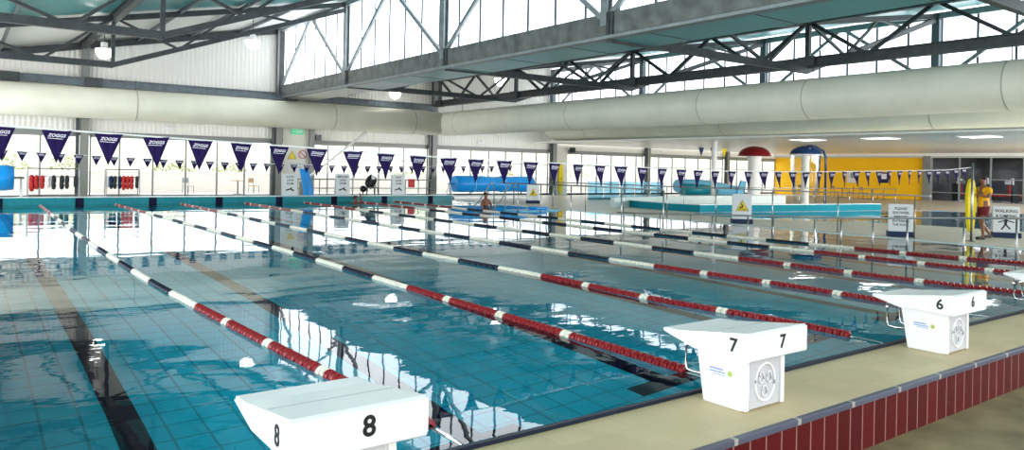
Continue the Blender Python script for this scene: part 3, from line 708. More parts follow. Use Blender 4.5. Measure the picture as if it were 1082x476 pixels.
# ------------------------------------------------------------------ starting blocks
def recess_disc():
    bm = bmesh.new(); n = 28
    return bm
def block(x, num, label, y=0.):
    t = thing('starting_block', label, 'starting block', (x, 0, DZ), 0)
    # base: slightly tapered box with an open-looking recessed rear
    bm = bmesh.new()
    lo = [(-.235, -.50), (.235, -.50), (.235, -.16), (-.235, -.16)]; hi = [(-.235, -.52), (.235, -.52), (.235, -.085), (-.235, -.085)]
    A = [bm.verts.new((u, v, .0)) for u, v in lo]; B = [bm.verts.new((u, v, .43)) for u, v in hi]
    for k in range(4): bm.faces.new((A[k], A[(k + 1) % 4], B[(k + 1) % 4], B[k]))
    bm.faces.new(A[::-1]); bm.faces.new(B); bevel(bm, .012, 2)
    newobj('base', bm, 'white', t)
    # rear panel, recess shade painted in, with rim and embossed wheel
    yb = -.512
    bm = bmesh.new(); quad(bm, [(-.17, yb + .004, .02), (.17, yb + .004, .02), (.17, yb - .014, .355), (-.17, yb - .014, .355)]); 
    rp = newobj('rear_panel', prism(bmesh.new(), [(-.175, .015), (.175, .015), (.175, .36), (-.175, .36)], 'y', yb - .012, yb + .03), 'recess', t)
    bm = bmesh.new()
    ring = [(math.cos(a) * .115, yb - .016, .19 + math.sin(a) * .135) for a in [2 * PI * k / 28 for k in range(28)]]
    tube(bm, ring, .010, 6, closed=True)
    newobj('embossed_ring', bm, 'white', rp, smooth=True)
    for a in (.5, 2.5, 4.6):
        bm = bmesh.new(); c0 = Vector((math.cos(a) * .055, yb - .018, .19 + math.sin(a) * .065))
        tube(bm, [c0 + Vector((math.cos(b) * .028, 0, math.sin(b) * .04)) for b in [2 * PI * k / 12 for k in range(12)]], .006, 5, closed=True); newobj('embossed_ring', bm, 'white', rp, smooth=True)
    newobj('side_rib', bx(.19, .232, yb - .02, yb + .02, .01, .40), 'white', t); newobj('side_rib', bx(-.232, -.19, yb - .02, yb + .02, .01, .40), 'white', t)
    # platform wedge, YZ outline extruded in X
    W = .35
    prof = [(.14, .475), (.15, .488), (.14, .502), (-.02, .508), (-.62, .592), (-.645, .58), (-.645, .405), (-.63, .395), (-.15, .40)]
    bm = bmesh.new(); prism(bm, prof, 'x', -W, W); fixn(bm)
    bmesh.ops.bevel(bm, geom=[e for e in bm.edges if abs(e.verts[0].co.x) > W - .01 and abs(e.verts[1].co.x) > W - .01 and e.verts[0].co.x * e.verts[1].co.x > 0], offset=.014, segments=3, affect='EDGES')
    pl = newobj('platform', bm, 'white', t)
    # non-slip foot strip
    newobj('seam_line', bx(-W + .03, W - .03, -.305, -.297, .549, .5505), 'recess', pl)
    text_obj('number', num, .135, 'black', pl, (.03, -.6465, .50), (PI / 2, 0, 0), ext=.002, bold=.003)
    text_obj('number', num, .135, 'black', pl, (-W - .001, -.51, .49), (PI / 2, 0, -PI / 2), ext=.002, bold=.003)
    # sticker on left side
    st = newobj('side_sticker', bx(-.2375, -.2362, -.45, -.20, .20, .29), 'white2', t); st['label'] = 'small pale sticker with blue lettering and a green mark'
    newobj('blue_mark', box(box(box(bmesh.new(), -.2379, -.2374, -.34, -.22, .258, .272), -.2379, -.2374, -.36, -.22, .238, .250), -.2379, -.2374, -.36, -.25, .222, .230), 'sticker_b', st)
    bm = bmesh.new(); lathe(bm, [(0, 0), (.022, 0), (.022, .001), (0, .001)], 12); o = newobj('green_mark', bm, 'sticker_g', st); o.location = (-.2376, -.40, .25); o.rotation_euler = (0, -PI / 2, 0)
    # backstroke grips in front
    for s in (-1, 1):
        x_ = s * .13
        bm = bmesh.new(); tube(bm, [(x_, -.05, .43), (x_, .07, .42), (x_, .095, .38), (x_, .095, .20), (x_, .075, .165), (x_, .0, .16), (x_, -.10, .17)], .014, 8); newobj('grip', bm, 'chrome', t, smooth=True)
    newobj('grip_bar', tube(bmesh.new(), [(-.14, .095, .36), (.14, .095, .36)], .014, 8), 'chrome', t, smooth=True)
    return t
M_['sticker_b'] = mat('pale_blue_print', (.22, .30, .55), .5); M_['sticker_g'] = mat('olive_green_print', (.35, .45, .10), .5)
block(.30, '8', 'nearest white starting block, marked 8, at the bottom of the picture')
block(3.52, '7', 'white starting block marked 7 on the raised tiled edge')
block(6.63, '6', 'white starting block marked 6, between blocks 7 and the cut-off one')
block(9.85, '5', 'white starting block cut off by the right picture edge')

# ------------------------------------------------------------------ lane ropes
def rope_x(ctrl, y):
    for (ya, xa), (yb, xb) in zip(ctrl, ctrl[1:]):
        if y <= yb: f = (y - ya) / (yb - ya); f = f * f * (3 - 2 * f) if False else f; return xa + (xb - xa) * f
    return ctrl[-1][1]
def make_rope(ctrl, label):
    y_end = PY1 - .15
    t = thing('lane_rope', label, 'lane rope', (ctrl[0][1], 0, 0), 0)
    X0 = ctrl[0][1]
    def cr(y):      # smooth lateral wander
        N = len(ctrl)
        for i in range(N - 1):
            if y <= ctrl[i + 1][0] or i == N - 2:
                p0 = ctrl[max(0, i - 1)]; p1 = ctrl[i]; p2 = ctrl[i + 1]; p3 = ctrl[min(N - 1, i + 2)]
                f = (y - p1[0]) / (p2[0] - p1[0]); m1 = (p2[1] - p0[1]) / max(.1, (p2[0] - p0[0])); m2 = (p3[1] - p1[1]) / max(.1, (p3[0] - p1[0])); h = p2[0] - p1[0]
                return (2 * f ** 3 - 3 * f * f + 1) * p1[1] + (f ** 3 - 2 * f * f + f) * m1 * h + (-2 * f ** 3 + 3 * f * f) * p2[1] + (f ** 3 - f * f) * m2 * h
    newobj('cable', tube(bmesh.new(), [(cr(y) - X0, y, .0) for y in [.0] + [.3 * k for k in range(1, int(y_end / .3) + 1)] + [PY1]], .008, 5), 'rail', t)
    # colour sections
    secs = []; y = .35
    for w in (1.9, 3.05, 4.2):
        secs.append((y, w - .07, 'red')); secs.append((w - .07, w + .07, 'wfloat')); y = w + .07
    secs.append((y, 5.25, 'red')); secs.append((5.25, 6.35, 'wfloat')); y = 6.35
    while y < PY1 - 6.6:
        secs.append((y, y + 1.15, 'nfloat')); secs.append((y + 1.15, y + 2.33, 'wfloat')); y += 2.33
    ye = y
    while y < PY1 - .5:
        secs.append((y, min(y + 1.0, PY1 - .3), 'red')); secs.append((min(y + 1.0, PY1 - .3), min(y + 1.15, PY1 - .2), 'wfloat')); y += 1.15
    for a, b, m in secs:
        if b - a < .04: continue
        nf = max(1, round((b - a) / .085)); st = (b - a) / nf; bm = bmesh.new()
        for k in range(nf):
            yc = a + st * (k + .5); xx = cr(yc) - X0; near = yc < 12
            n = 12 if near else 8; h = st * .5
            prof = [(.018, -h), (.046, -h * .75), (.052, -h * .35), (.036, 0), (.052, h * .35), (.046, h * .75), (.018, h)] if near else [(.022, -h), (.044, -h * .7), (.044, h * .7), (.022, h)]
            if a > 5.2 and near: prof = [(q_ * .86, w_) for q_, w_ in prof]
            rings = []
            for r, dy in prof:
                rings.append([bm.verts.new((xx + r * (1 + .10 * math.cos(3 * (2 * PI * q / n + k))) * math.cos(2 * PI * q / n), yc + dy, .008 + r * math.sin(2 * PI * q / n))) for q in range(n)])
            for A, B in zip(rings, rings[1:]):
                for q in range(n): bm.faces.new((A[q], B[q], B[(q + 1) % n], A[(q + 1) % n]))
        newobj({'red': 'red_floats', 'wfloat': 'white_floats', 'nfloat': 'navy_floats'}[m], bm, m, t, smooth=False)
    newobj('end_hook', tube(bmesh.new(), [(0, .0, -.01), (0, .12, 0), (0, .3, 0)], .015, 6), 'chrome', t)
    return t
make_rope([(0, 1.262), (1.7, 1.182), (5.16, 1.04), (8.06, .968), (15.0, 1.0), (28.15, 1.25)], 'lane rope ending right beside starting block 8, curving to the far left corner')
make_rope([(0, 3.69), (1.9, 3.726), (5.1, 3.765), (11, 3.88), (28.15, 3.68)], 'lane rope ending behind starting block 7')
make_rope([(0, 6.235), (1.2, 6.25), (2.9, 6.06), (5.35, 6.1), (9.5, 5.95), (28.15, 6.0)], 'lane rope ending just left of starting block 6')
make_rope([(0, 8.80), (1.05, 8.68), (2.7, 8.72), (6.5, 8.60), (28.15, 8.5)], 'lane rope ending just right of starting block 6')
make_rope([(0, 11.32), (1.5, 11.1), (4.8, 11.0), (28.15, 11.05)], 'lane rope passing left of the half-hidden starting block 5')
make_rope([(0, 13.8), (4, 13.6), (28.15, 13.6)], 'second lane rope out from the right side of the pool')
make_rope([(0, 16.0), (4, 15.3), (10, 15.1), (20, 15.3), (28.15, 15.4)], 'lane rope nearest to the access ramp rail')

# ------------------------------------------------------------------ pennant lines
flag_text = text_mesh('ZOGGS', .046, ext=.0006, shear=.3, bold=.0008); flag_text.materials.clear(); flag_text.materials.append(M_['print'])
def pennants(y, top, label, xs, w, h):
    t = thing('pennant_line', label, 'pennant line', (xs[0], y, 0))
    x0 = xs[0]
    P = [(x - x0, 0, top(x)) for x in [xs[0] - .4 + (xs[-1] - xs[0] + .8) * k / 60 for k in range(61)]]
    newobj('cord', tube(bmesh.new(), P, .009, 5), 'string', t)
    # one pennant mesh shared by all
    bm = bmesh.new(); N = 6
    def zz(u, v): return .012 * math.sin(v * 5 + u * 3)
    rows = []
    for j in range(N + 1):
        f = j / N; ww = w * (1 - f) / 2 + .001
        rows.append([bm.verts.new((ww * (i / 4 * 2 - 1), zz(i, f) * .6, -h * f)) for i in range(5)])
    for A, B in zip(rows, rows[1:]):
        for i in range(4): bm.faces.new((A[i], B[i], B[i + 1], A[i + 1]))
    me = bpy.data.meshes.new('pennant'); bm.to_mesh(me); bm.free(); me.materials.append(M_['purple'])
    for k, x in enumerate(xs):
        o = bpy.data.objects.new('pennant', me); COL.objects.link(o); o.parent = t; o.location = (x - x0, 0, top(x) - .005)
        o.rotation_euler = (random.uniform(-.12, .12), random.uniform(-.05, .05), random.uniform(-.18, .18))
        p = bpy.data.objects.new('print', flag_text); COL.objects.link(p); p.parent = o; p.location = (0, -.010, -h * .17); p.rotation_euler = (PI / 2, .05, 0); p.scale = (w / .27, w / .27, 1)
        q = underline.copy(); COL.objects.link(q); q.parent = p; q.location = (0, 0, 0)
    return t
underline = newobj('underline', bx(-.08, .06, -.034, -.029, -.0005, .0005), 'print')
KX = [-.87, 4.2, 9.9, 12.75, 15.8, 19.1, 21.05]; KZ = [1.985, 1.80, 1.70, 1.72, 1.78, 1.855, 1.98]
def near_top(x):
    for i in range(len(KX) - 1):
        if x <= KX[i + 1] or i == len(KX) - 2:
            f = (x - KX[i]) / (KX[i + 1] - KX[i]); return KZ[i] + (KZ[i + 1] - KZ[i]) * f + .0 * f
FX = [-.874, -.403, .063, .517, .973, 1.419, 1.859, 2.327, 2.799, 3.261, 3.736, 4.21, 4.662, 5.156, 5.642, 6.098, 6.578, 7.041, 7.505, 8.013, 8.499, 8.984, 9.438, 9.913]
while FX[-1] < 19.7: FX.append(FX[-1] + .485)
pennants(5.0, near_top, 'nearer line of large purple pennants strung across the lanes', FX, .26, .33)
SX = [-.6 + .49 * k for k in range(40)]
def far_top(x): return 1.655 + .0027 * (x - 10.5) ** 2 * .85
pennants(23.0, far_top, 'farther line of small purple pennants near the far end', SX, .27, .30)
bpy.data.objects.remove(underline)
# anchor post of the near line
t = thing('flag_post', 'slim steel post holding the right end of the near pennant line', 'post', (20.62, 5.0, DZ))
newobj('post', tube(bmesh.new(), [(0, 0, 0), (0, 0, 2.1)], .03, 10), 'rail', t, smooth=True); newobj('base_plate', bx(-.12, .12, -.12, .12, 0, .015), 'steel', t)
# small bunting high up at the back right
for x, m, lab in ((40.0, 'navy', 'dark'), (41.25, 'purple', 'purple'), (42.5, 'ylw', 'yellow')):
    bm = bmesh.new(); prism(bm, [(-.28, 0), (.28, 0), (0, -.62)], 'y', -.006, .006)
    o = newobj('hanging_flag', bm, m); o.location = (x, 30, 3.38); tag(o, 'small %s triangular flag hanging under the low ceiling' % lab, 'flag', 'three little flags under the low ceiling')

# ------------------------------------------------------------------ rails
def rail(name, label, pts_top, posts, r=.024, mid=None, m='rail'):
    b = pts_top[0]; t = thing(name, label, 'handrail', (b[0], b[1], 0))
    rel = lambda p: (p[0] - b[0], p[1] - b[1], p[2])
    newobj('top_rail', tube(bmesh.new(), [rel(p) for p in pts_top], r, 8), m, t, smooth=True)
    if mid: newobj('lower_rail', tube(bmesh.new(), [rel((p[0], p[1], p[2] - mid)) for p in pts_top], r * .8, 8), m, t, smooth=True)
    for x, y, z0, z1_ in posts: newobj('post', tube(bmesh.new(), [rel((x, y, z0)), rel((x, y, z1_))], r * .9, 8), m, t, smooth=True)
    return t
rail('ramp_rail', 'long dark handrail of the access ramp rising towards the right edge', [(16.3, 14.0, .30), (16.25, 12.3, .36), (16.25, 5.7, .65), (16.25, 1.4, .92)],
     [(16.28, y, -.3, z) for y, z in ((13.2, .32), (12.1, .37), (10.9, .42), (10.1, .45), (8.9, .51), (8.1, .54), (6.9, .60), (6.2, .63), (5.4, .66), (4.6, .71), (3.4, .79), (2.4, .85))])
rail('ramp_rail', 'tall pale handrail where the ramp enters the water', [(16.2, 20.5, 1.10), (16.2, 15.6, 1.12), (16.2, 11.9, 1.10)], [(16.2, y, -.3, 1.1) for y in (19.3, 17.9, 16.2, 13.7, 11.9)])
rail('deck_rail', 'long thin handrail along the right pool side deck', [(19.6, 21.5, 1.12), (19.6, 5.6, 1.16)], [(19.6, y, DZ, 1.12) for y in (21.3, 19.2, 17.0, 14.8, 12.6, 10.4, 8.2, 6.0)], r=.02)
rail('deck_rail', 'handrail along the far side of the leisure pool', [(24.5, 18.2, 1.0), (32, 17.2, 1.0), (38.5, 15.8, 1.0)], [(24.5 + 14 * k / 8, 18.2 - 2.3 * k / 8, DZ, 1.0) for k in range(9)], r=.02, mid=.35)
# entry steps handrails at the far right corner
for k, (x, lab) in enumerate(((17.6, 'left'), (18.7, 'right'))):
    t = thing('step_handrail', 'pale sloping handrail of the far entry steps, %s one' % lab, 'handrail', (x, 22.8, 0))
    newobj('rail_tube', tube(bmesh.new(), [(-1.9, -1.2, -.2), (-1.9, -1.2, .12), (-1.3, -.7, .3), (.0, .4, 1.0), (.5, .8, 1.02), (.5, .8, DZ if x + .5 > PX1 else -.3)], .028, 8), 'galvlight', t, smooth=True)
    newobj('support_post', tube(bmesh.new(), [(-.7, -.2, -.3), (-.7, -.2, .62)], .022, 8), 'galvlight', t, smooth=True)

# ------------------------------------------------------------------ signs (A-frame boards)
def person_glyph(parent, y, kind, zc, s):
    bm = bmesh.new()
    if kind == 'swim':
        for a, b, w in (((-.16, 0), (.02, .05), .045), ((.02, .05), (.13, -.02), .05), ((-.02, .04), (.06, .10), .035)): beam(bm, (a[0] * s, y, zc + a[1] * s), (b[0] * s, y, zc + b[1] * s), .006, w * s)
        lathe(bm, [(0, -.004), (.035 * s, -.004), (.035 * s, .004), (0, .004)], 10)
        o = newobj('pictogram', bm, 'black', parent)
    else:
        for a, b, w in (((0, .16), (-.02, .0), .07), ((0, .12), (-.2, .06), .03), ((0, .12), (.2, .06), .03), ((-.02, 0), (-.12, -.15), .04), ((-.02, 0), (.1, -.13), .04), ((.0, .17), (.0, .23), .06)): beam(bm, (a[0] * s, y, zc + a[1] * s), (b[0] * s, y, zc + b[1] * s), .006, w * s)
        o = newobj('pictogram', bm, 'black', parent)
    return o
def aframe(x, y, z, rz, w, h, lines, glyph, label, size=.1, base='navy'):
    t = thing('floor_sign', label, 'sign', (x, y, z), rz)
    lean = .12
    bm = bmesh.new(); A = prism(bm, [(-.20, .12), (-.19, .12), (0, h), (-.02, h)], 'x', -w / 2, w / 2); fixn(bm)
    f = newobj('front_board', bevel(bx(-w / 2, w / 2, -.02, .0, .14, h), .008), 'signw', t)
    f.rotation_euler = (-lean * .5, 0, 0); f.location = (0, -.1, 0)
    b2 = newobj('rear_board', bevel(bx(-w / 2, w / 2, 0, .02, .14, h - .02), .008), 'signw', t); b2.rotation_euler = (lean * .5, 0, 0); b2.location = (0, .1, 0)
    newobj('rubber_base', bevel(bx(-w / 2 - .03, w / 2 + .03, -.22, .22, 0, .15), .02), base, t)
    zt = h - .09
    for L_, sz in lines:
        text_obj('lettering', L_, sz, 'black', f, (0, -.0215, zt - sz * .4), (PI / 2, 0, 0), ext=.001, bold=.002); zt -= sz * 1.18
    if glyph == 'warn':
        bm = bmesh.new(); prism(bm, [(-.2, -.17), (.2, -.17), (0, .18)], 'y', -.024, -.021); o = newobj('warning_triangle', bm, 'signy', f); o.location = (0, 0, h * .60)
        g = newobj('pictogram', beam(beam(beam(bmesh.new(), (-.09, -.027, -.08), (.02, -.027, -.03), .004, .05), (.02, -.027, -.03), (-.03, -.027, .07), .004, .04), (-.12, -.027, -.12), (.12, -.027, -.12), .004, .02), 'black', o)
        for a, b in (((-.2, -.17), (.2, -.17)), ((.2, -.17), (0, .18)), ((0, .18), (-.2, -.17))): pass
        newobj('border', tube(bmesh.new(), [(-.2, -.025, -.17), (.2, -.025, -.17), (0, -.025, .18)], .012, 4, closed=True), 'black', o)
    elif glyph: person_glyph(f, -.0235, glyph, h * .42, 1.0 if glyph == 'run' else 1.3)
    return t
rzf = -TH * .5
aframe(10.75, 29.0, DZ, 0, .66, 1.28, [('SLOW', .13), ('LANE', .13), ('SWIM', .13)], 'swim', 'grey-white swimming sign under the green exit sign')
aframe(13.25, 29.0, DZ, 0, .70, 1.30, [('MEDIUM', .13), ('LANE', .13), ('SWIM', .13)], 'swim', 'grey-white swimming sign between the blue float and the black trolley')
aframe(16.15, 29.0, DZ, 0, .70, 1.30, [('FAST', .13), ('LANE', .13), ('SWIM', .13)], 'swim', 'grey-white swimming sign right of the black trolley')
aframe(20.2, 12.0, DZ, -.75, .62, 1.0, [], 'warn', 'white floor sign with a yellow warning triangle')
aframe(20.25, 6.7, DZ, -1.0, .62, .92, [('PLEASE', .10), ('SHOWER', .10), ('BEFORE', .10), ('ENTERING', .09), ('THE POOL', .09)], None, 'white floor sign covered in black text behind the ramp rail')
aframe(23.1, 5.1, DZ, -1.0, .66, .90, [('WALKING', .125), ('& JUMPING', .105)], 'run', 'white floor sign with a running figure, right of the lifeguard')
aframe(21.8, 25.5, DZ, -.5, .60, .92, [], 'warn', 'small floor sign with a yellow triangle at the end of the blue cover roll')
for s in bpy.data.objects:
    pass
# exit sign + wall signs
t = thing('exit_sign', 'green lit exit sign above the service panel', 'sign', (13.2, YW - .2, 3.38))
newobj('sign_box', bevel(bx(-.32, .32, -.05, .03, -.13, .13), .01), 'green', t)
text_obj('lettering', 'EXIT', .17, 'white2', t, (.08, -.053, 0), (PI / 2, 0, 0), ext=.001, bold=.003)
text_obj('arrow', '<', .16, 'white2', t, (-.22, -.053, 0), (PI / 2, 0, 0), ext=.001)
t = thing('wall_sign', 'yellow warning triangle sign on the service panel', 'sign', (12.95, YW - .13, 2.15))
newobj('triangle', prism(bmesh.new(), [(-.22, -.2), (.22, -.2), (0, .2)], 'y', -.02, 0), 'signy', t); newobj('border', tube(bmesh.new(), [(-.22, -.022, -.2), (.22, -.022, -.2), (0, -.022, .2)], .014, 4, closed=True), 'black', t)
t = thing('wall_sign', 'round red prohibition sign on the service panel', 'sign', (13.52, YW - .13, 2.2))
newobj('disc', tube(bmesh.new(), [(0, -.02, 0), (0, 0, 0)], .22, 20), 'signw', t)
newobj('ring', tube(bmesh.new(), [(.2 * math.cos(a), -.025, .2 * math.sin(a)) for a in [2 * PI * k / 24 for k in range(24)]], .022, 6, closed=True), 'signr', t)
newobj('slash', beam(bmesh.new(), (-.14, -.025, .14), (.14, -.025, -.14), .01, .04), 'signr', t)
t = thing('wall_sign', 'white notice with printed lines on the service panel', 'sign', (13.2, YW - .13, 1.6))
newobj('board', bx(-.5, .5, -.02, 0, -.2, .2), 'signw', t); text_obj('lettering', 'NO RUNNING', .12, 'black', t, (0, -.0215, .07), (PI / 2, 0, 0), ext=.001); text_obj('lettering', 'NO DIVING', .12, 'black', t, (0, -.0215, -.09), (PI / 2, 0, 0), ext=.001)
for x, z, lab in ((6.95, 3.25, 'above the ring racks'), (24.9, 3.25, 'above the blue cover roll'), (41.5, 3.2, 'left of the white pole')):
    t = thing('emergency_light', 'small white twin emergency light on the wall %s' % lab, 'lamp', (x, YW - .03, z))
    newobj('housing', bevel(bx(-.2, .2, -.1, 0, -.08, .06), .01), 'white2', t)
    for s in (-1, 1): newobj('lamp_head', lathe(bmesh.new(), [(0, 0), (.06, .0), (.07, .05), (.03, .1), (0, .1)], 10, (s * .13, -.06, .06)), 'white2', t)

# ------------------------------------------------------------------ end deck equipment
def ring_rack(x, y, width, cols, label):
    t = thing('storage_rack', label, 'rack', (x, y, DZ))
    for s in (0, width):
        for d in (-.25, .25): newobj('post', tube(bmesh.new(), [(s, d, 0), (s, d * .3, 1.35)], .022, 6), 'alu', t)
    newobj('top_bar', tube(bmesh.new(), [(0, 0, 1.34), (width, 0, 1.34)], .025, 8), 'alu', t); newobj('lower_bar', tube(bmesh.new(), [(0, 0, .30), (width, 0, .30)], .02, 8), 'alu', t)
    newobj('middle_bar', tube(bmesh.new(), [(0, 0, 1.02), (width, 0, 1.02)], .02, 8), 'alu', t)
    for k, (f, c, sz, nm) in enumerate(cols):
        bm = bmesh.new(); px = x + f * width
        r = .14 * sz; ring = [(r * .75 * math.cos(a) * .35, r * .9 * math.cos(a), 1.02 - r * 1.55 + r * 1.55 * math.sin(a)) for a in [2 * PI * q / 16 for q in range(16)]]
        tube(bm, ring, [.062 * sz] * 16, 8, closed=True)
        o = newobj('foam_belt', bm, c, None, smooth=True); o.location = (px, y, DZ)
        tag(o, '%s foam buoyancy belt hanging on the %s, %s along it' % ({'redkit': 'red', 'blackkit': 'charcoal', 'white2': 'white', 'navy': 'dark blue'}[c], nm, ['first', 'second', 'third', 'fourth', 'fifth', 'sixth', 'seventh', 'eighth'][k]), 'buoyancy belt', 'foam belts on the racks')
L1 = 'left storage rack'; L2 = 'right storage rack'
ring_rack(1.05, 31.0, 1.75, [(.08, 'redkit', 1.2, L1), (.17, 'redkit', 1.05, L1), (.28, 'redkit', 1.0, L1), (.40, 'white2', .9, L1), (.50, 'blackkit', 1.05, L1), (.66, 'blackkit', 1.05, L1), (.76, 'blackkit', 1.0, L1), (.93, 'blackkit', .9, L1)], 'wheeled rack hung with red and charcoal foam belts, left of the column')
ring_rack(3.75, 31.0, 1.25, [(.06, 'white2', .9, L2), (.17, 'navy', 1.0, L2), (.28, 'blackkit', 1.0, L2), (.42, 'navy', 1.0, L2), (.54, 'redkit', 1.1, L2), (.66, 'redkit', 1.05, L2), (.78, 'redkit', 1.05, L2), (.94, 'blackkit', .95, L2)], 'wheeled rack hung with blue and red foam belts, right of the column')
def cover_roll(x0, x1, y, zc, r, label, rz=0):
    t = thing('cover_roll', label, 'pool cover roll', (x0, y, DZ), rz)
    L = x1 - x0
    bm = bmesh.new(); N = 24; rings = []
    for i in range(13):
        f = i / 12; rr = r * (1 + .05 * math.sin(f * 9) + .03 * math.sin(f * 23))
        rings.append([bm.verts.new((L * f, rr * math.cos(2 * PI * k / N) * (1.0), zc + rr * (.92 + .06 * math.cos(3 * 2 * PI * k / N)) * math.sin(2 * PI * k / N))) for k in range(N)])
    for A, B in zip(rings, rings[1:]):
        for k in range(N): bm.faces.new((A[k], B[k], B[(k + 1) % N], A[(k + 1) % N]))
    bm.faces.new(rings[0]); bm.faces.new(rings[-1][::-1]); newobj('rolled_blanket', bm, 'blue', t, smooth=True)
    newobj('axle', tube(bmesh.new(), [(-.35, 0, zc), (L + .35, 0, zc)], .05, 8), 'chrome', t)
    for s in (-.25, L + .25):
        for d in (-.4, .4): newobj('trolley_leg', tube(bmesh.new(), [(s, 0, zc), (s, d, .12)], .03, 6), 'white2', t)
        newobj('trolley_foot', tube(bmesh.new(), [(s, -.5, .1), (s, .5, .1)], .035, 6), 'white2', t)
        for d in (-.42, .42): newobj('castor', tube(bmesh.new(), [(s - .03, d, .07), (s + .03, d, .07)], .07, 10), 'blackkit', t)
    newobj('cross_bar', bx(-.2, L + .2, -.42, -.34, .13, .19), 'white2', t); newobj('cross_bar', bx(-.2, L + .2, .34, .42, .13, .19), 'white2', t)
    for q, f in enumerate((.22, .6)): newobj('strap', tube(bmesh.new(), [(L * f, 0, zc), (L * f + .05, 0, zc)], r * 1.06, 20), 'sky', t)
    return t
cover_roll(20.35, 25.6, 30.6, .82, .46, 'big roll of blue pool cover on a white trolley, behind the far bather')
cover_roll(-3.2, .62, 31.5, .95, .50, 'roll of blue pool cover at the far left picture edge')
# leaning blue float
t = thing('slide_float', 'tall curved blue foam float leaning upright beside the exit panel', 'pool float', (11.75, 29.4, DZ))
bm = bmesh.new(); rings = []
for i in range(11):
    f = i / 10; cx_ = .28 * math.cos(f * 1.4) - .22; ww = .26 - .05 * f
    rings.append([bm.verts.new((cx_ + ww * u, v * .07 + .1 * f, 1.50 * f)) for u, v in ((-1, -.5), (-.8, -1), (.8, -1), (1, -.5), (1, .5), (.8, 1), (-.8, 1), (-1, .5))])
for A, B in zip(rings, rings[1:]):
    for k in range(8): bm.faces.new((A[k], A[(k + 1) % 8], B[(k + 1) % 8], B[k]))
bm.faces.new(rings[0][::-1]); bm.faces.new(rings[-1]); newobj('foam_body', bm, 'blue', t, smooth=True); newobj('dark_base', bx(-.2, .33, -.1, .12, 0, .05), 'navy', t)
# towel rail / barrier rails behind signs
for k, (xa, xb) in enumerate(((12.3, 14.6), (14.9, 18.1), (18.3, 19.9))):
    rail('bike_rack', 'dark tubular barrier on the far deck, %s of three' % ['left', 'middle', 'right'][k], [(xa, 32.2, .95), (xb, 32.2, .95)], [(xa, 32.2, DZ, .95), (xb, 32.2, DZ, .95), ((xa + xb) / 2, 32.2, DZ, .95)], r=.03, mid=.45, m='alu')
# black equipment trolley
t = thing('equipment_trolley', 'black trolley heaped with gear between the two right swimming signs', 'trolley', (15.0, 29.6, DZ))
for a in (-.28, .28):
    for b in (-.2, .2): newobj('leg', tube(bmesh.new(), [(a, b, .65), (a * 1.2, b * 1.2, .08)], .03, 6), 'black', t); newobj('castor', tube(bmesh.new(), [(a * 1.2 - .02, b * 1.2, .06), (a * 1.2 + .02, b * 1.2, .06)], .06, 8), 'blackkit', t)
newobj('tray', bx(-.32, .32, -.24, .24, .62, .67), 'steel', t)
bm = bmesh.new(); bmesh.ops.create_icosphere(bm, subdivisions=3, radius=.3)
for v in bm.verts: v.co = Vector((v.co.x * 1.0, v.co.y * .8, v.co.z * 1.15 + .93)) + Vector((.05 * math.sin(9 * v.co.z), .05 * math.sin(8 * v.co.x), .03 * math.sin(11 * v.co.y)))
newobj('black_bag', bm, 'black', t, smooth=True)
bm = bmesh.new(); bmesh.ops.create_icosphere(bm, subdivisions=2, radius=.17)
for v in bm.verts: v.co += Vector((-.40, 0, .58))
newobj('small_bag', bm, 'black', t, smooth=True)
newobj('handle', tube(bmesh.new(), [(.3, .1, .65), (.45, .1, .95), (.40, -.1, 1.0)], .015, 6), 'rail', t)
newobj('towel', bevel(bx(-.1, .1, -.27, -.23, 1.05, 1.25), .02), 'signw', t)
t = thing('wall_extinguisher_sign', 'small square red sign on the far barrier', 'sign', (18.6, 32.1, .75))
newobj('board', bevel(bx(-.2, .2, -.03, 0, -.2, .25), .02), 'redkit', t); newobj('emblem', tube(bmesh.new(), [(0, -.035, .03), (0, -.03, .03)], .11, 16), 'signr', t)
# yellow rescue board on the column
t = thing('rescue_board', 'yellow rescue board hanging upright beside a wall column', 'rescue board', (31.35, 34.72, .0))
bm = bmesh.new(); pr = [(.19 * math.cos(a), 1.1 + 1.1 * math.sin(a)) for a in [2 * PI * k / 24 for k in range(24)]]; prism(bm, pr, 'y', -.06, .0); newobj('board', fixn(bm), 'ylw', t)
newobj('grip_strap', tube(bmesh.new(), [(-.1, -.06, 1.0), (0, -.1, 1.1), (.1, -.06, 1.0)], .015, 6), 'black', t)
# speaker on far post
t = thing('wall_speaker', 'dark bracket box on the post above the yellow rescue board', 'speaker', (32.1, 34.4, 3.0))
newobj('box', bevel(bx(-.15, .15, -.15, .15, -.18, .18), .02), 'blackkit', t); newobj('bracket', bx(-.35, -.1, .0, .06, -.03, .03), 'steel', t)
# kickboard on water
t = thing('pool_mat', 'pale blue float mat drifting behind the far bather', 'float mat', (17.4, 19.9, .0))
newobj('mat', bevel(bx(-1.0, 1.0, -.5, .5, 0, .04), .015), 'sky', t); o = newobj('cushion', bevel(bx(-.05, .55, -.3, .3, .04, .16), .05), 'blue', t)

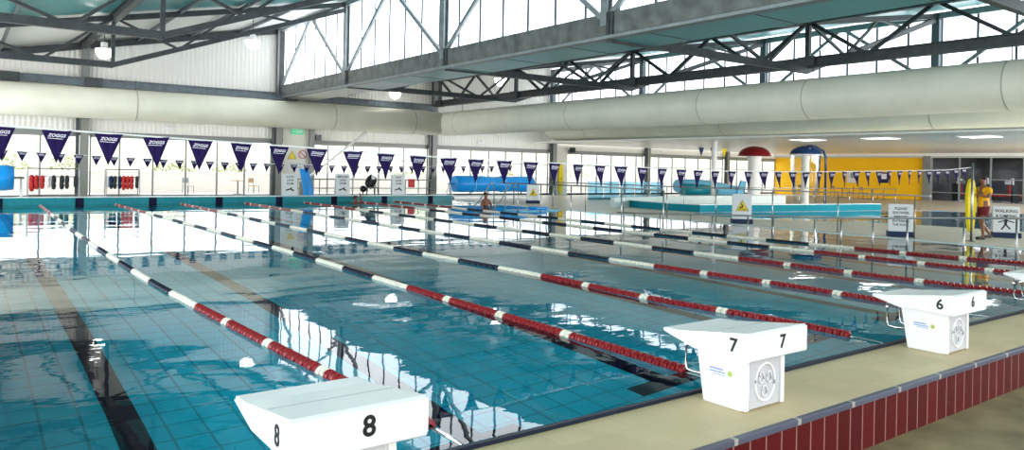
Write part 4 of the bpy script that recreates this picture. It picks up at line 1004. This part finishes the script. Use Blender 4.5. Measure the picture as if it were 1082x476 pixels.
# ------------------------------------------------------------------ leisure features
def dome(x, y, rad, zt, cap, label, rz, shaft):
    t = thing('water_umbrella', label, 'water feature', (x, y, -.3), rz)
    newobj('pillar', lathe(bmesh.new(), [(shaft * 1.3, 0), (shaft, .3), (shaft, zt - .3), (shaft * 1.25, zt - .05)], 20), 'white2', t, smooth=True)
    newobj('shell', lathe(bmesh.new(), [(rad, zt - .0), (rad * .96, zt + .14), (rad * .8, zt + .32), (rad * .5, zt + .46), (rad * .2, zt + .52), (0, zt + .53)], 28), cap, t, smooth=True)
    newobj('rim', tube(bmesh.new(), [(rad * math.cos(a), rad * math.sin(a), zt) for a in [2 * PI * k / 28 for k in range(28)]], .04, 6, closed=True), 'white2' if cap == 'dblue' else cap, t, smooth=True)
    return t
dome(35.8, 22.7, .90, 3.02, 'redd', 'dark red mushroom dome on a thick white pillar', 0, .36)
t = dome(38.6, 21.2, .90, 3.12, 'dblue', 'dark blue mushroom dome with a curtain of falling water', 0, .22)
newobj('water_curtain', lathe(bmesh.new(), [(.84, 3.1), (.80, 2.0), (.68, 1.0), (.60, .3)], 28), 'curtain', t, smooth=True)
newobj('supply_pipe', tube(bmesh.new(), [(.95, -.7, 0), (.95, -.7, 3.0), (.85, -.6, 3.35), (.5, -.35, 3.58), (.1, 0, 3.66)], .07, 10), 'dblue', t, smooth=True)
newobj('stripe', tube(bmesh.new(), [(-.7, -.35, 3.28), (-.4, -.5, 3.46), (.05, -.5, 3.52), (.5, -.5, 3.42)], .04, 6), 'signw', t, smooth=True)
t = thing('roof_pole', 'slender white pole holding the low ceiling near the slide', 'column', (32.2, 22.7, DZ))
newobj('shaft', tube(bmesh.new(), [(0, 0, 0), (0, 0, 3.44)], .15, 20), 'white2', t, smooth=True); newobj('collar', tube(bmesh.new(), [(0, 0, 0), (0, 0, .1)], .2, 20), 'galvlight', t)
# flume slide
t = thing('water_slide', 'turquoise and blue slide tube lying behind the leisure pool', 'slide', (37, 29.5, 0))
bm = bmesh.new(); tube(bm, [(0, 0, .75), (1.5, -.2, .72), (3.2, -.1, .62), (4.6, .2, .5), (6.2, .0, .35)], [.42, .5, .52, .5, .42], 18); newobj('tube', bm, 'sky', t, smooth=True)
bm = bmesh.new(); tube(bm, [(0, -.5, .55), (1.4, -.7, .5), (2.9, -.7, .42)], [.38, .4, .38], 16); newobj('inner_chute', bm, 'teal', t, smooth=True)
newobj('end_panel', prism(bmesh.new(), [(5.6, .0), (6.5, .0), (6.75, 1.1), (6.2, 1.15)], 'y', -.5, -.35), 'sky', t)
for x in (.5, 2.6, 5): newobj('support', bx(x - .1, x + .1, -.1, .1, DZ, .4), 'white2', t)
t = thing('glass_balustrade', 'row of pale blue glass panels in front of the far windows', 'balustrade', (28.2, 28.5, DZ))
for k in range(5):
    newobj('glass_panel', bx(k * 1.3 + .05, k * 1.3 + 1.2, -.006, .006, .1, 1.05), 'bglass', t); newobj('post', tube(bmesh.new(), [(k * 1.3, 0, 0), (k * 1.3, 0, 1.1)], .025, 8), 'rail', t)
newobj('post', tube(bmesh.new(), [(6.5, 0, 0), (6.5, 0, 1.1)], .025, 8), 'rail', t); newobj('base_band', bx(0, 6.5, -.06, .06, 0, .1), 'teal', t)
t = thing('beach_ramp_wall', 'low white curving wall at the left end of the leisure pool', 'pool wall', (26, 21, DZ))
bm = bmesh.new(); pts = [(-3 + 14 * k / 14, 1.2 * math.sin(k / 14 * PI) + .4 * k / 14) for k in range(15)]
A = []
for p in pts: A.append([bm.verts.new((p[0], p[1] + d, z)) for d, z in ((0, 0), (.25, 0), (.25, .45), (0, .45))])
for a, b in zip(A, A[1:]):
    for k in range(4): bm.faces.new((a[k], a[(k + 1) % 4], b[(k + 1) % 4], b[k]))
bm.faces.new(A[0]); bm.faces.new(A[-1][::-1]); newobj('wall_body', fixn(bm), 'curb', t)

# ------------------------------------------------------------------ outdoors
struct('floor', bx(-60, 120, YW + .1, 140, -.25, -.08), 'outfloor', 'pale paving outside the windows')
t = thing('garden_wall', 'low whitish garden wall outside the windows', 'wall', (-20, 42, -.1)); newobj('wall_body', bx(0, 140, 0, .3, 0, 1.15), 'outfloor', t); newobj('coping', bx(0, 140, -.04, .34, 1.15, 1.22), 'signw', t)
bm = bmesh.new(); N = 60; rows = []
for j in range(9):
    f = j / 8; rows.append([bm.verts.new((-60 + 200 * i / N, 50 + 60 * f, -.1 + (7.5 * f ** .8) * (.75 + .25 * math.sin(i * .35 + 1)) + .25 * math.sin(i * 1.3 + j * 2))) for i in range(N + 1)])
for A, B in zip(rows, rows[1:]):
    for i in range(N): bm.faces.new((A[i], A[i + 1], B[i + 1], B[i]))
o = newobj('hillside', bm, 'grass', smooth=True); tag(o, 'pale grassy slope rising beyond the windows', 'hill'); o['kind'] = 'structure'
def bush(x, y, w, h, label):
    t = thing('hedge_bush', label, 'bush', (x, y, -.1)); bm = bmesh.new(); rnd = random.Random(int(x * 10))
    for k in range(int(500 * w)):
        u = rnd.uniform(-1, 1); v = rnd.uniform(-1, 1); q = math.sqrt(max(0, 1 - u * u)); c = Vector((u * w, v * .4, h * (.25 + .75 * rnd.random() * q * 1.0 + .05 * math.sin(u * 9))))
        d = Vector((rnd.uniform(-1, 1), rnd.uniform(-1, 1), rnd.uniform(-.3, 1))).normalized(); s = d.cross(Vector((.3, .5, 1))).normalized() * .045; L = d * .16
        bm.faces.new([bm.verts.new(c - s * .3), bm.verts.new(c + L * .5 - s), bm.verts.new(c + L), bm.verts.new(c + L * .5 + s)])
    newobj('foliage', bm, 'hedge', t)
    bm = bmesh.new()
    for k in range(5): tube(bm, [(w * (-.7 + .35 * k), 0, 0), (w * (-.75 + .36 * k), .05, h * .6)], .03, 5)
    newobj('stems', bm, 'wood', t)
for x, w, h, lab in ((.9, 1.3, 1.95, 'at the far left, above the blue roll'), (3.6, 1.1, 1.95, 'above the left ring rack'), (9.0, 1.6, 1.75, 'left of the exit panel'), (12.2, 1.3, 1.7, 'beside the exit panel'), (17.2, 1.8, 1.75, 'behind the middle swimming sign'), (21.0, 1.6, 1.75, 'behind the black trolley'), (24.5, 1.6, 1.7, 'behind the red sign'), (32, 2.2, 1.8, 'above the blue cover roll'), (40, 2.2, 1.8, 'behind the blue glass panels')):
    bush(x, 43.2, w, h, 'yellow-green bush outside the windows %s' % lab)
cafe_table(11.3, 38.5, 'pale outdoor table outside the window left of the exit panel')
cafe_chair(8.6, 38.0, .5, 'grey outdoor chair seen through the second window bay', 'galvlight'); cafe_chair(12.3, 38.9, 2.0, 'brown outdoor chair right of the outdoor table')

# ------------------------------------------------------------------ people
def person(label, loc, rz, J, body_edges, clothes, sub=2, scale=1.0):
    t = thing('person', label, 'person', loc, rz); t.scale = (scale,) * 3
    b = meshobj('body', skin_mesh(J, body_edges, sub), 'skin', t)
    for nm, m, jj, ee in clothes: meshobj(nm, skin_mesh(jj, ee, 2), m, b if False else t)
    return t
def hand(J, E, wrist_i, p, d, side):
    """palm + four fingers + thumb from wrist p along direction d"""
    p = Vector(p); d = Vector(d).normalized(); s = Vector(side).normalized(); n_ = d.cross(s).normalized()
    pi = len(J); J.append((p + d * .05, (.032, .016))); E.append((wrist_i, pi))
    k2 = len(J); J.append((p + d * .085, (.034, .014))); E.append((pi, k2))
    for q, (o_, L) in enumerate(((-.026, .065), (-.009, .078), (.009, .072), (.026, .055))):
        a = len(J); J.append((p + d * .10 + s * o_, .009)); E.append((k2, a))
        b = len(J); J.append((p + d * (.10 + L * .55) + s * o_ * 1.1 + n_ * .008, .008)); E.append((a, b))
        c = len(J); J.append((p + d * (.10 + L * .95) + s * o_ * 1.1 + n_ * .024, .007)); E.append((b, c))
    a = len(J); J.append((p + d * .045 + s * .036, .011)); E.append((pi, a)); b = len(J); J.append((p + d * .085 + s * .055 + n_ * .012, .009)); E.append((a, b))
# lifeguard: faces local +X, walking, holding an upright yellow board in front
J = [((0, 0, .93), (.15, .11)), ((0, 0, 1.10), (.13, .10)), ((.01, 0, 1.28), (.165, .115)), ((.01, 0, 1.41), (.12, .085)), ((.02, 0, 1.49), .055), ((.03, 0, 1.55), .06), ((.045, 0, 1.62), (.075, .09)), ((.04, 0, 1.69), (.07, .085)),
     # left leg forward
     ((.02, .09, .86), .098), ((.16, .10, .49), .062), ((.10, .10, .12), .042), ((.12, .10, .05), .042), ((.24, .11, .03), .03),
     # right leg back
     ((-.02, -.09, .86), .098), ((-.02, -.10, .48), .062), ((-.26, -.10, .20), .042), ((-.32, -.10, .15), .04), ((-.27, -.10, .045), .03),
     # left arm reaching forward to board
     ((.01, .20, 1.40), .058), ((.10, .25, 1.18), .046), ((.30, .20, 1.22), .033),
     # right arm bent
     ((.01, -.20, 1.40), .058), ((-.05, -.27, 1.14), .046), ((.12, -.24, .98), .033),
     # nose / chin
     ((.135, 0, 1.615), .016)]
E = [(0, 1), (1, 2), (2, 3), (3, 4), (4, 5), (5, 6), (6, 7), (0, 8), (8, 9), (9, 10), (10, 11), (11, 12), (0, 13), (13, 14), (14, 15), (15, 16), (16, 17), (3, 18), (18, 19), (19, 20), (3, 21), (21, 22), (22, 23), (6, 24)]
hand(J, E, 20, (.30, .20, 1.22), (.9, -.2, .2), (0, .3, 1)); hand(J, E, 23, (.12, -.24, .98), (.9, .2, -.3), (0, 0, 1))
shirt = ('shirt', 'ylwshirt', [((0, 0, .86), (.19, .145)), ((0, 0, .98), (.185, .14)), ((0, 0, 1.10), (.155, .12)), ((.01, 0, 1.28), (.185, .135)), ((.01, 0, 1.40), (.145, .105)), ((.015, 0, 1.45), .075), ((.01, .20, 1.40), .075), ((.07, .245, 1.25), .07), ((.01, -.20, 1.40), .075), ((-.035, -.25, 1.24), .07)], [(0, 1), (1, 2), (2, 3), (3, 4), (4, 5), (4, 6), (6, 7), (4, 8), (8, 9)])
shorts = ('shorts', 'maroon', [((0, 0, .95), (.17, .13)), ((0, 0, 1.0), (.16, .125)), ((.03, .09, .84), .12), ((.10, .10, .62), .105), ((-.02, -.09, .84), .12), ((-.02, -.10, .60), .105)], [(0, 1), (0, 2), (2, 3), (0, 4), (4, 5)])
hair = ('hair', 'hair', [((.0, 0, 1.62), (.08, .09)), ((.02, 0, 1.70), (.085, .09)), ((.04, 0, 1.745), (.06, .07))], [(0, 1), (1, 2)])
G = person('person in a yellow shirt and maroon shorts walking with a yellow rescue board', (21.75, 5.15, DZ), PI - TH + .25, J, E, [shirt, shorts, hair], scale=1.0)
for nm, x, y, z in (('shoe', .17, .10, .035), ('shoe', -.28, -.10, .06)):
    bm = bmesh.new(); bevel(box(bm, x - .10, x + .16, y - .05, y + .05, z - .035, z + .045), .03, 2); newobj('shoe', bm, 'hair', G)
t = thing('rescue_board', 'tall yellow rescue board carried upright by the lifeguard', 'rescue board', (21.75 - .31, 5.15 + .21, .15), PI - TH + .25)
bm = bmesh.new(); pr = [(.12 * math.cos(a) * (1.15 if math.sin(a) > 0 else 1), .75 + .75 * math.sin(a)) for a in [2 * PI * k / 24 for k in range(24)]]; prism(bm, [( u * 1.1, v) for u, v in pr], 'y', -.05, .05); newobj('board', fixn(bm), 'ylw', t)
newobj('strap', tube(bmesh.new(), [(-.10, -.055, .8), (0, -.09, .84), (.10, -.055, .8)], .015, 6), 'black', t)
# bather standing at the far right corner, arms folded up to the head (water hides the legs)
J = [((0, 0, -.25), (.15, .11)), ((0, 0, .0), (.14, .10)), ((0, 0, .22), (.18, .12)), ((0, 0, .36), (.13, .09)), ((0, 0, .44), .055), ((0, 0, .50), .06), ((0, .01, .58), (.075, .09)), ((0, .01, .65), (.07, .08)),
     ((.20, 0, .36), .06), ((.36, -.02, .12), .048), ((.22, -.14, .00), .034), ((-.20, 0, .36), .06), ((-.36, -.02, .12), .048), ((-.22, -.14, .0), .034),
     ((.09, .0, -.35), .095), ((.10, 0, -.75), .06), ((.10, .02, -1.1), .045), ((-.09, .0, -.35), .095), ((-.10, 0, -.75), .06), ((-.10, .02, -1.1), .045), ((0, -.095, .575), .016)]
E = [(0, 1), (1, 2), (2, 3), (3, 4), (4, 5), (5, 6), (6, 7), (3, 8), (8, 9), (9, 10), (3, 11), (11, 12), (12, 13), (0, 14), (14, 15), (15, 16), (0, 17), (17, 18), (18, 19), (6, 20)]
hand(J, E, 10, (.22, -.14, .0), (-.8, -.3, .2), (0, -.3, 1)); hand(J, E, 13, (-.22, -.14, .0), (.8, -.3, .2), (0, -.3, 1))
swim = ('swimsuit', 'swim', [((0, 0, -.30), (.17, .13)), ((0, 0, -.1), (.155, .12)), ((0, 0, .10), (.165, .125)), ((0, 0, .2), (.18, .13))], [(0, 1), (1, 2), (2, 3)])
hairs = ('hair', 'hair', [((0, .05, .55), (.09, .09)), ((0, .03, .64), (.10, .105)), ((0, .01, .71), (.08, .08))], [(0, 1), (1, 2)])
person('person in dark swimwear standing waist-deep at the far entry steps', (16.15, 21.4, .0), .3, J, E, [swim, hairs], scale=.98)
# bather hanging at the far wall: head and one raised forearm show
J = [((0, 0, -.55), (.14, .10)), ((0, 0, -.3), (.14, .10)), ((0, 0, -.12), (.17, .11)), ((0, 0, -.02), (.12, .085)), ((0, 0, .03), .055), ((0, 0, .07), .06), ((0, -.01, .15), (.075, .09)), ((0, -.01, .22), (.07, .08)),
     ((.20, 0, -.05), .058), ((.30, .12, .08), .046), ((.34, .32, .30), .034), ((-.20, 0, -.05), .058), ((-.33, .12, -.12), .046), ((-.28, .34, -.05), .034), ((.09, 0, -.65), .09), ((.10, .02, -1.05), .06), ((-.09, 0, -.65), .09), ((-.10, .02, -1.05), .06), ((0, -.105, .14), .016)]
E = [(0, 1), (1, 2), (2, 3), (3, 4), (4, 5), (5, 6), (6, 7), (3, 8), (8, 9), (9, 10), (3, 11), (11, 12), (12, 13), (0, 14), (14, 15), (0, 16), (16, 17), (6, 18)]
hand(J, E, 10, (.34, .32, .30), (.2, .8, .4), (1, 0, 0)); hand(J, E, 13, (-.28, .34, -.05), (0, 1, .1), (1, 0, 0))
suit2 = ('swimsuit', 'swim', [((0, 0, -.55), (.16, .12)), ((0, 0, -.35), (.155, .12)), ((0, 0, -.2), (.17, .125))], [(0, 1), (1, 2)])
hair2 = ('hair', 'hair', [((0, .04, .10), (.10, .10)), ((0, .03, .20), (.115, .115)), ((0, .01, .27), (.09, .09))], [(0, 1), (1, 2)])
person('person with dark hair holding on to the far pool wall with one arm raised', (13.25, 27.5, .02), 0, J, E, [suit2, hair2], scale=1.12)
